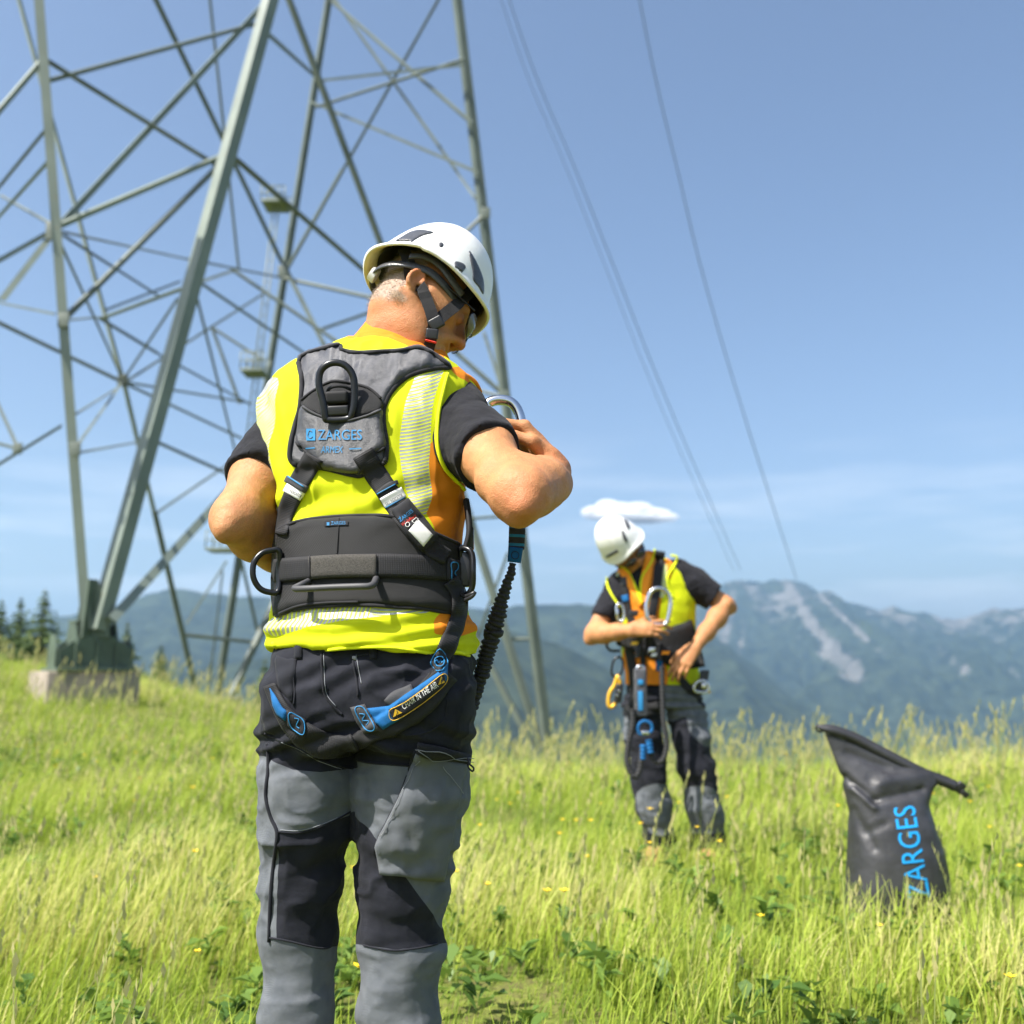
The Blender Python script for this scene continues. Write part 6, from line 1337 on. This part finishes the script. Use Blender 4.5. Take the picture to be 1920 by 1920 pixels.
# trousers
fp = Field((0.42, 4.72, -0.02), (1.16, 5.28, 1.05), 0.0052)
fp.stack(rowset([(1235, 1178, 1304, 5.0, 0.105), (1270, 1176, 1308, 5.0, 0.11), (1300, 1175, 1313, 5.0, 0.115), (1326, 1173, 1318, 5.0, 0.11)], 0.0), 0.02)
for LG in ([(1206, 1325, 36), (1207, 1385, 34), (1214, 1440, 32), (1226, 1510, 30), (1238, 1580, 28), (1242, 1600, 29)], [(1284, 1325, 37), (1296, 1385, 34), (1306, 1440, 33), (1318, 1510, 32), (1331, 1580, 30), (1334, 1602, 31)]): fp.chain([P(a, b_, 5.0-0.03*math.sin((b_-1325)/90.0)) for a, b_, w_ in LG], [w_*5.0/F for a, b_, w_ in LG], 0.02)
V, Q = fp.mesh(); V = smooth_mesh(V, Q, 2, 0.45); N = vnormals(V, Q); U2 = proj(V); V = V+N*(0.012*fbm(V*np.array((7, 7, 13)), 1.0, 3, 71)+0.004*np.sin(U2[:, 1]*0.4+2*fbm(V, 6, 2, 73))*np.exp(-((U2[:, 1]-1320)/40.0)**2))[:, None]
me = mesh_np('trousers', V, Q); attr(me, 'grey', zone(U2, [[(1250, 1278), (1290, 1285), (1312, 1318), (1330, 1340), (1330, 1400), (1295, 1375), (1285, 1345), (1255, 1352), (1248, 1310)], [(1276, 1482), (1335, 1478), (1360, 1540), (1365, 1560), (1290, 1560), (1278, 1520)], [(1195, 1486), (1255, 1474), (1275, 1550), (1220, 1562)], [(1165, 1350), (1180, 1345), (1185, 1375), (1170, 1385)]])); obj('trousers', me, M_TROU, M2); P2 = (V, Q)
boots(M2, [(P(1232, 1600, 4.97)[0], 4.97), (P(1334, 1600, 5.0)[0], 5.0)], (-0.35, -1.0), 1.05)
L2 = Layers(V2, P2); LB2 = L2.bvh()
# helmet and sunglasses
HM2, HW2, HQ2 = build_helmet(H2, 'white climbing helmet on the far worker\'s bowed head', 1.0); HB2 = bvh_of(HW2, HQ2)
for pl in ([(1135, 1042), (1157, 1030), (1160, 1035), (1138, 1047)], [(1164, 992), (1169, 996), (1177, 1012), (1175, 1020), (1168, 1010)], [(1168, 972), (1176, 976), (1182, 988), (1178, 994), (1172, 984)]): patch('vent', pl, HB2, M_HDK, HM2, 0.0005, 0.003, 2, 1, False, 4.85)
SG = thing('sunglasses', 'dark wraparound sunglasses under the far worker\'s helmet', 'sunglasses', H2.w((0, 0.11, 0))); b = NB('blue_mirror_lens'); M_SUNG = b.fin((0.012, 0.02, 0.045), 0.12, spec=0.9)
for sgn in (-1, 1):
    o = obj('lens', pymesh('lens', [H2.w((sgn*(0.036+0.031*math.cos(t)), 0.124-0.020*(0.5+0.5*math.cos(t))**2, -0.004+0.020*math.sin(t))) for t in np.linspace(0, 6.283, 17)[:-1]], [tuple(range(16))], True), M_SUNG, SG); md = o.modifiers.new('t', 'SOLIDIFY'); md.thickness = 0.003
    tube('temple', [H2.w((sgn*0.083, -0.02, 0.012)), H2.w((sgn*0.078, 0.05, 0.01)), H2.w((sgn*0.066, 0.11, 0.006))], 0.003, M_FRM, SG, 6, sp=4)
    tube('chin_strap', [H2.w((sgn*0.088, 0.0, 0.02)), H2.w((sgn*0.084, 0.012, -0.04)), H2.w((sgn*0.060, 0.030, -0.10)), H2.w((0, 0.05, -0.128))], 0.0035, M_STRP, HM2, 6, sp=5, flat=(H2.R[:, 1], 2.0))
# harness
HA2 = thing('safety_harness', 'black harness with blue details worn by the far worker', 'harness', P(1235, 1190, 4.88))
kw = dict(near=4.88, step=3)
a1 = ribbon('chest_strap', [(1168, 1076), (1172, 1105), (1176, 1140), (1186, 1168), (1192, 1200)], [15, 15, 15, 14, 14], LB2, M_WEB, HA2, 0.004, 0.006, **kw); a2 = ribbon('chest_strap', [(1238, 1036), (1234, 1070), (1230, 1105), (1224, 1140), (1216, 1200)], [18, 18, 17, 15, 14], LB2, M_WEB, HA2, 0.004, 0.006, **kw)
LB2 = L2.add(a1, a2)
ribbon('blue_tab', [(1171, 1116), (1174, 1128)], 12, LB2, M_BLUE, a1, 0.001, 0.003, near=4.88, step=3, sp=False); ribbon('grey_tab', [(1169, 1082), (1171, 1098)], 12, LB2, M_WEBG, a1, 0.001, 0.003, near=4.88, step=3, sp=False)
wb2 = ribbon('waist_belt', [(1162, 1194), (1185, 1200), (1235, 1210), (1280, 1212), (1307, 1206)], [30, 40, 56, 84, 92], LB2, M_MESH, HA2, 0.003, 0.010, near=4.88, step=4); LB2 = L2.add(wb2)
for pts, w_ in (([(1180, 1215), (1188, 1260), (1190, 1310), (1186, 1350)], 16), ([(1250, 1215), (1268, 1260), (1290, 1290), (1312, 1306)], 14), ([(1205, 1210), (1206, 1240), (1206, 1268)], 10), ([(1236, 1205), (1236, 1240)], 12)): ribbon('leg_strap', pts, w_, LB2, M_WEB, HA2, 0.004, 0.006, near=4.88, step=4)
ribbon('thigh_loop', [(1176, 1322), (1200, 1332), (1236, 1326)], 24, LB2, M_MESH, HA2, 0.004, 0.008, near=4.9, step=4)
ribbon('blue_end', [(1235, 1238), (1236, 1258)], 12, LB2, M_BLUE, HA2, 0.012, 0.006, near=4.88, step=3, sp=False)
tube('side_ring', [P(1160, 1200, 4.9), P(1142, 1202, 4.88), P(1138, 1212, 4.88), P(1146, 1220, 4.88), P(1162, 1220, 4.9)], 0.007, M_ALU, HA2, 8, sp=5)
for (px, py, hx, hz, m_) in ((1188, 1150, 0.022, 0.014, M_PLAS), (1200, 1192, 0.018, 0.022, M_PLAS), (1218, 1172, 0.014, 0.026, M_PLAS), (1196, 1222, 0.012, 0.03, M_ALU), (1222, 1218, 0.016, 0.012, M_STEEL), (1226, 1228, 0.012, 0.008, M_WHITE), (1248, 1224, 0.018, 0.008, M_ORNG), (1190, 1206, 0.016, 0.008, M_YEL)):
    box_between('buckle', P(px, py, 4.80), (hx, 0, 0), (0, 0.012, 0), (0.003, 0, hz), m_, HA2, 0.005, seg=3)
# gear
def loop(name, pts, r, mat, par, Y, n=10, closed=True): return tube(name, [P(a, b_, Y) for a, b_ in pts], r, mat, par, n, closed, 6)
CB = thing('carabiner', 'large silver carabiner in front of the far worker\'s chest', 'carabiner', P(1236, 1130, 4.74)); loop('hook_body', [(1213, 1160), (1212, 1135), (1220, 1110), (1236, 1103), (1252, 1112), (1257, 1135), (1251, 1165), (1244, 1172)], 0.0105, M_STEEL, CB, 4.74, closed=False); loop('gate', [(1214, 1158), (1222, 1168), (1244, 1172)], 0.009, M_STEEL, CB, 4.74, closed=False)
C2_ = thing('carabiner', 'small steel carabiner by the far worker\'s shirt sleeve', 'carabiner', P(1163, 1148, 4.80)); loop('hook_body', [(1156, 1138), (1162, 1132), (1168, 1140), (1170, 1158), (1164, 1166), (1158, 1158)], 0.007, M_STEEL, C2_, 4.80); box_between('gate', P(1157, 1150, 4.80), (0.007, 0, 0), (0, 0.008, 0), (0, 0, 0.022), M_STEEL, C2_, 0.004)
DV = thing('energy_absorber', 'grey pouch with blue stripe hanging between the far worker\'s legs', 'absorber', P(1201, 1298, 4.78)); box_between('pouch', P(1201, 1298, 4.78), (0.030, 0, 0), (0, 0.018, 0), (0, 0, 0.112), M_PADG, DV, 0.012, seg=4)
box_between('blue_stripe', P(1201, 1314, 4.758), (0.011, 0, 0), (0, 0.002, 0), (0, 0, 0.045), M_INK, DV, 0.001); box_between('blue_dot', P(1201, 1279, 4.758), (0.012, 0, 0), (0, 0.002, 0), (0, 0, 0.012), M_INK, DV, 0.001); loop('top_ring', [(1192, 1262), (1196, 1250), (1206, 1250), (1210, 1262)], 0.007, M_STEEL, DV, 4.78, closed=False)
def ribbed(name, pts, r, par, Y, mat=None):
    c = spline([P(a, b_, Y) for a, b_ in pts], 40); m = len(c); L_ = np.concatenate(([0], np.cumsum(np.linalg.norm(np.diff(c, axis=0), axis=1)))); t = np.arange(0, L_[-1], 0.0032); c = np.stack([np.interp(t, L_, c[:, k]) for k in range(3)], -1)
    return tube(name, c, (r*(0.92+0.12*np.sin(t/0.018*6.283))).tolist(), mat or M_ELA, par, 10, False, 0)
LY2 = thing('elastic_lanyard', 'pair of black ribbed lanyard loops with blue ends hanging at the far worker\'s knees', 'lanyard', P(1210, 1400, 4.76))
ribbed('elastic_cord', [(1186, 1330), (1186, 1360), (1178, 1395), (1176, 1430), (1188, 1456), (1198, 1448), (1202, 1425), (1205, 1400)], 0.015, LY2, 4.76); ribbed('elastic_cord', [(1241, 1250), (1242, 1300), (1244, 1350), (1250, 1395), (1243, 1424), (1230, 1428), (1222, 1415), (1218, 1392)], 0.013, LY2, 4.77)
ribbed('blue_end', [(1205, 1424), (1206, 1396)], 0.015, LY2, 4.755, M_BLUE); ribbed('blue_end', [(1220, 1412), (1216, 1386)], 0.016, LY2, 4.755, M_BLUE); loop('blue_ring', [(1196, 1366), (1200, 1356), (1210, 1352), (1221, 1358), (1222, 1370), (1212, 1376), (1200, 1376)], 0.007, M_BLUE, LY2, 4.76); box_between('steel_link', P(1210, 1374, 4.75), (0.018, 0, 0), (0, 0.01, 0), (0, 0, 0.010), M_STEEL, LY2, 0.005)
PU = thing('rope_grab', 'yellow and black rope clamp hanging at the far worker\'s right hip', 'rope clamp', P(1150, 1290, 4.86)); M_YPL = simple('yellow_anodised', (0.75, 0.42, 0.03), 0.35, 0.3)
loop('yellow_handle', [(1158, 1268), (1152, 1285), (1143, 1300), (1141, 1320), (1146, 1326), (1154, 1318), (1158, 1300), (1162, 1282)], 0.010, M_YPL, PU, 4.86); box_between('cam', P(1160, 1300, 4.85), (0.018, 0, 0), (0, 0.014, 0), (0.006, 0, 0.045), M_PLAS, PU, 0.008, seg=3); loop('hanger', [(1150, 1240), (1147, 1262), (1156, 1270), (1166, 1258), (1168, 1240), (1160, 1232)], 0.006, M_ALU, PU, 4.86)
for (px, py) in ((1162, 1272), (1161, 1296), (1157, 1304)): box_between('bolt', P(px, py, 4.83), (0.005, 0, 0), (0, 0.006, 0), (0, 0, 0.005), M_STEEL, PU, 0.002)
PL = thing('pulley', 'small steel pulley clipped at the far worker\'s left hip', 'pulley', P(1316, 1282, 4.92)); box_between('side_plate', P(1318, 1278, 4.90), (0.022, 0, 0), (0, 0.012, 0), (0.012, 0, 0.055), M_PLAS, PL, 0.008, seg=3); loop('shackle', [(1304, 1282), (1302, 1294), (1312, 1298), (1326, 1296), (1328, 1284), (1318, 1276)], 0.008, M_STEEL, PL, 4.885); box_between('sheave', P(1320, 1286, 4.875), (0.012, 0, 0), (0, 0.006, 0), (0, 0, 0.014), M_STEEL, PL, 0.005, seg=3); box_between('brass_pin', P(1330, 1298, 4.90), (0.006, 0, 0), (0, 0.006, 0), (0, 0, 0.005), M_YPL, PL, 0.002)

# ================================================================== dry bag
YBG = 3.85; DB = thing('dry_bag', 'black roll top dry bag with blue lettering standing in the grass', 'bag', P(1680, 1700, YBG))
b = NB('black_tarpaulin'); M_TARP = b.fin(b.mix(b.rng(b.noise(14, 4), 0.3, 0.7), (0.020, 0.020, 0.023), (0.040, 0.040, 0.045)), b.rng(b.noise(30, 4), 0.3, 0.7, 0.40, 0.58), normal=b.bump(b.noise(26, 4), 0.004, 0.7), spec=0.6)
vv = [0, 0.16, 0.33, 0.47, 0.60, 0.72, 0.85, 1.0]
Lx = [(1586, 1722), (1590, 1660), (1593, 1600), (1594, 1540), (1588, 1490), (1576, 1450), (1560, 1410), (1546, 1374)]; Rx = [(1782, 1722), (1778, 1660), (1766, 1600), (1750, 1552), (1738, 1508), (1750, 1478), (1766, 1464), (1782, 1458)]; bb = [0.125, 0.135, 0.13, 0.115, 0.085, 0.05, 0.018, 0.007]
n, m = 140, 120; V = []
for j in range(m):
    t = j/(m-1); g = lambda A, k: np.interp(t, vv, [p[k] for p in A])
    l = P(g(Lx, 0), g(Lx, 1), YBG); r = P(g(Rx, 0), g(Rx, 1), YBG); bd = np.interp(t, vv, bb); c = 0.5*(l+r); e = 0.5*(r-l)
    for i in range(n):
        a = 2*math.pi*i/n; ca, sa = math.cos(a), math.sin(a); V.append(c+e*np.sign(ca)*abs(ca)**0.85+np.array((0, -bd*np.sign(sa)*abs(sa)**0.85, 0)))
V = np.array(V); V = V.reshape(m, n, 3); K = V.copy()
for _ in range(4): V[1:-1] = 0.5*V[1:-1]+0.25*(V[2:]+V[:-2])
V = V.reshape(-1, 3); Q = np.array([(j*n+i, j*n+(i+1) % n, (j+1)*n+(i+1) % n, (j+1)*n+i) for j in range(m-1) for i in range(n)]); N = vnormals(V, Q); Ub = proj(V)
x_, y_ = Ub[:, 0], Ub[:, 1]
cre = lambda ax, ay, bx, by, w_, amp: amp*np.exp(-(line_sd(Ub, [(ax, ay), (bx, by)])/w_)**2)
tt = np.repeat(np.linspace(0, 1, m), n); fade = np.clip((1-tt)*6, 0, 1)
d = 0.006*fbm(V*np.array((9, 5, 6)), 1.0, 3, 91)*fade+cre(1584, 1458, 1642, 1500, 7, 0.026)+cre(1590, 1410, 1660, 1440, 9, 0.026)+cre(1640, 1500, 1730, 1480, 8, 0.030)+cre(1600, 1520, 1640, 1590, 9, 0.020)+cre(1625, 1560, 1660, 1545, 9, 0.014)-cre(1600, 1478, 1640, 1515, 6, 0.024)-cre(1650, 1470, 1740, 1450, 12, 0.034)-cre(1610, 1430, 1660, 1455, 9, 0.012)+cre(1700, 1550, 1755, 1600, 16, 0.006)-cre(1740, 1540, 1765, 1600, 8, 0.008)
front = N[:, 1] < 0; V = V+N*(d*np.where(front, 1, 0.4)*np.clip((1-tt)*4, 0.0, 1))[:, None]
obj('bag_body', mesh_np('bag_body', V, Q), M_TARP, DB); GBV = bvh_of(V, Q)
# flat rolled mouth
top = [(1533, 1359), (1560, 1359), (1600, 1372), (1640, 1392), (1690, 1418), (1740, 1443), (1780, 1458), (1796, 1466)]
Yp = [P(a, b_, YBG-0.004) for a, b_ in top]; sp_ = spline(Yp, 6); Vr = []
for k, p in enumerate(sp_):
    tg = sp_[min(k+1, len(sp_)-1)]-sp_[max(k-1, 0)]; tg /= np.linalg.norm(tg); dn = np.cross(tg, (0, 1, 0)); dn = dn if dn[2] < 0 else -dn; wv = 0.014+0.026*math.sin(min(1, k/8)*1.57)
    for q in ((0, 0.007), (0, -0.007), (1, -0.010), (1, 0.009)): Vr.append(p+dn*wv*q[0]+np.array((0, q[1], 0)))
mk = len(sp_); fs = [(i*4+k, i*4+(k+1) % 4, (i+1)*4+(k+1) % 4, (i+1)*4+k) for i in range(mk-1) for k in range(4)]+[(3, 2, 1, 0), (mk*4-4, mk*4-3, mk*4-2, mk*4-1)]
me = pymesh('roll_top', Vr, fs); bm = bmesh.new(); bm.from_mesh(me); bmesh.ops.recalc_face_normals(bm, faces=bm.faces); bmesh.ops.bevel(bm, geom=[e_ for e_ in bm.edges if e_.calc_face_angle(0) > 0.8], offset=0.003, segments=2, affect='EDGES'); bm.to_mesh(me); bm.free(); me.polygons.foreach_set('use_smooth', np.ones(len(me.polygons), bool)); obj('roll_top', me, M_TARP, DB)
box_between('buckle', P(1799, 1476, YBG), CW((0.012, 0, -0.010)), CW((0, 0.008, 0)), CW((0.014, 0, 0.016)), M_PLAS, DB, 0.004); box_between('buckle_tongue', P(1808, 1488, YBG), CW((0.012, 0, -0.010)), CW((0, 0.005, 0)), CW((0.007, 0, 0.008)), M_PLAS, DB, 0.003); tube('buckle_loop', [P(1544, 1370, YBG), P(1536, 1372, YBG), P(1530, 1366, YBG), P(1534, 1358, YBG)], 0.004, M_PLAS, DB, 8, sp=5)
M_INKB = simple('bright_blue_print', (0.01, 0.30, 0.68), 0.45, var=0.05)
lettering('ZARGES', [(1744, 1682), (1714, 1510), (1674, 1514), (1702, 1686)], GBV, M_INKB, DB, 0.003, 3.7)
